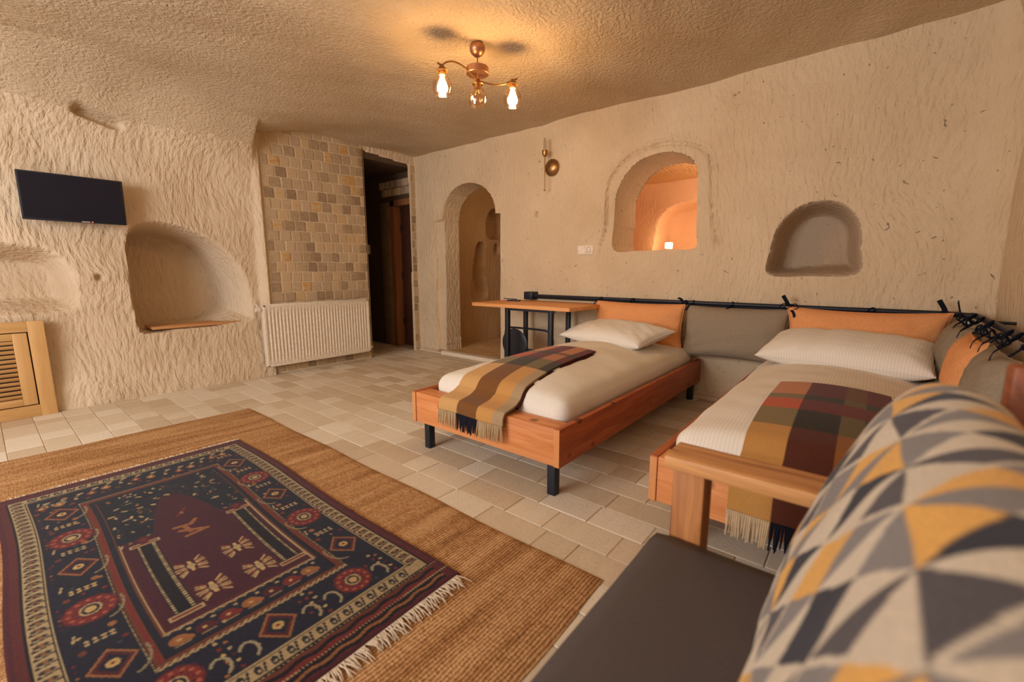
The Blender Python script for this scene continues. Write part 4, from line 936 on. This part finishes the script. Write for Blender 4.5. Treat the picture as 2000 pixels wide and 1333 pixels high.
# local y = world y - .1
me = rbox(.665, 1.95, .13, .022, (16, 40, 6), .012, .0015, 5, 8); o = obj('seat_cushion', me, M['seat'], sf); o.location = (-.04, -.035, .335)
MB().box(-.36, .34, -1.0, .93, .20, .262, .006).build('seat_rail', M['oak_y'], sf)
for y in (.945, -1.055):
    MB().box(-.358, .30, y-.012, y+.105, .568, .602, .006).build('armrest', M['oak_x'], sf)
    for x in (-.337, .20): MB().box(x, x+.075, y, y+.075, 0, .57, .004).build('post', M['oak_z'], sf)
    MB().box(.19, .25, y+.0, y+.05, .0, .90, .008).build('back_post', M['oak_y'], sf)
    MB().box(-.30, .22, y+.01, y+.05, .20, .26, .004).build('side_rail', M['oak_x'], sf)
MB().box(.255, .285, -1.05, 1.03, .60, .90, .008).build('back_board', M['oak_y'], sf)
# patterned back cushion
n = 460; L = 1.14; m_ = 300
sec = [(-.075, .405), (-.085, .47), (-.075, .56), (-.045, .66), (-.01, .745), (.03, .83), (.075, .875), (.12, .885), (.165, .86), (.19, .78), (.20, .70), (.20, .55), (.17, .43), (.05, .402)]
S_ = catmull([(a, 0, b_) for a, b_ in sec]+[(sec[0][0], 0, sec[0][1])], 8); Sp = np.array([p[:] for p in S_])[:, [0, 2]]
d = np.concatenate([[0], np.cumsum(np.linalg.norm(np.diff(Sp, axis=0), axis=1))]); q = np.linspace(0, d[-1], m_); sx = np.interp(q, d, Sp[:, 0]); sz = np.interp(q, d, Sp[:, 1])
yv = np.linspace(-1, 1, n); yv = np.sin(yv*PI/2)*.5+yv*.5
cx, cz = .07, .62; V = np.zeros((n, m_, 3)); 
for i, a in enumerate(yv):
    f_ = (max(0, 1-abs(a)**11))**.34 if abs(a) < 1 else 0.0
    f2 = .80+.20*f_
    V[i, :, 0] = cx+(sx-cx)*max(f_, .02); V[i, :, 2] = cz+(sz-cz)*(f2 if f_ > 0 else .78); V[i, :, 1] = a*L/2
V[:, :, 0] += .004*wav(V[:, :, 1], V[:, :, 2], s=18, seed=3)
YY = V[:, :, 1]; QQ = np.repeat(q[None, :], n, 0)
cr_, g1, g2, mus, dk_ = [np.array(lin(c)) for c in ((206, 192, 172), (132, 126, 124), (82, 76, 80), (222, 168, 88), (48, 48, 58))]
def pattern(y, s_):
    T = .102; W_ = .125; i = np.floor(y/T).astype(int); j = np.floor(s_/W_).astype(int); a = y/T-i; b_ = s_/W_-j
    b_ = np.where(j % 2 == 0, b_, 1-b_)
    C = np.zeros(y.shape+(3,)); quad = np.where(a > b_, np.where(a > 1-b_, 0, 1), np.where(a > 1-b_, 2, 3))
    h = (i+2*(j//2)) % 4; pal = [[cr_, g2, mus, g1], [g1, mus, cr_, dk_], [g2, cr_, g1, mus], [cr_, g1, dk_, cr_]]
    for hh_ in range(4):
        for k in range(4): C[(h == hh_) & (quad == k)] = pal[hh_][k]
    C[(h % 2 == 0) & (np.abs(a-b_) < .05)] = cr_
    return C
Cc = pattern(YY+5.03, QQ+.03)
Vf = V.reshape(-1, 3); F = gridfaces(n, m_)
me = npmesh('patterned_cushion', Vf, F[:, ::-1]); setcol(me, Cc.reshape(-1, 3))
M['print'] = colattr('printed_cotton', bscale=300, bd=.0004)
pc = thing('back_cushion', 'thick sofa cushion with grey, cream and mustard geometric print in the foreground', 'cushion', (0, .42, 0))
obj('cover', me, M['print'], pc)
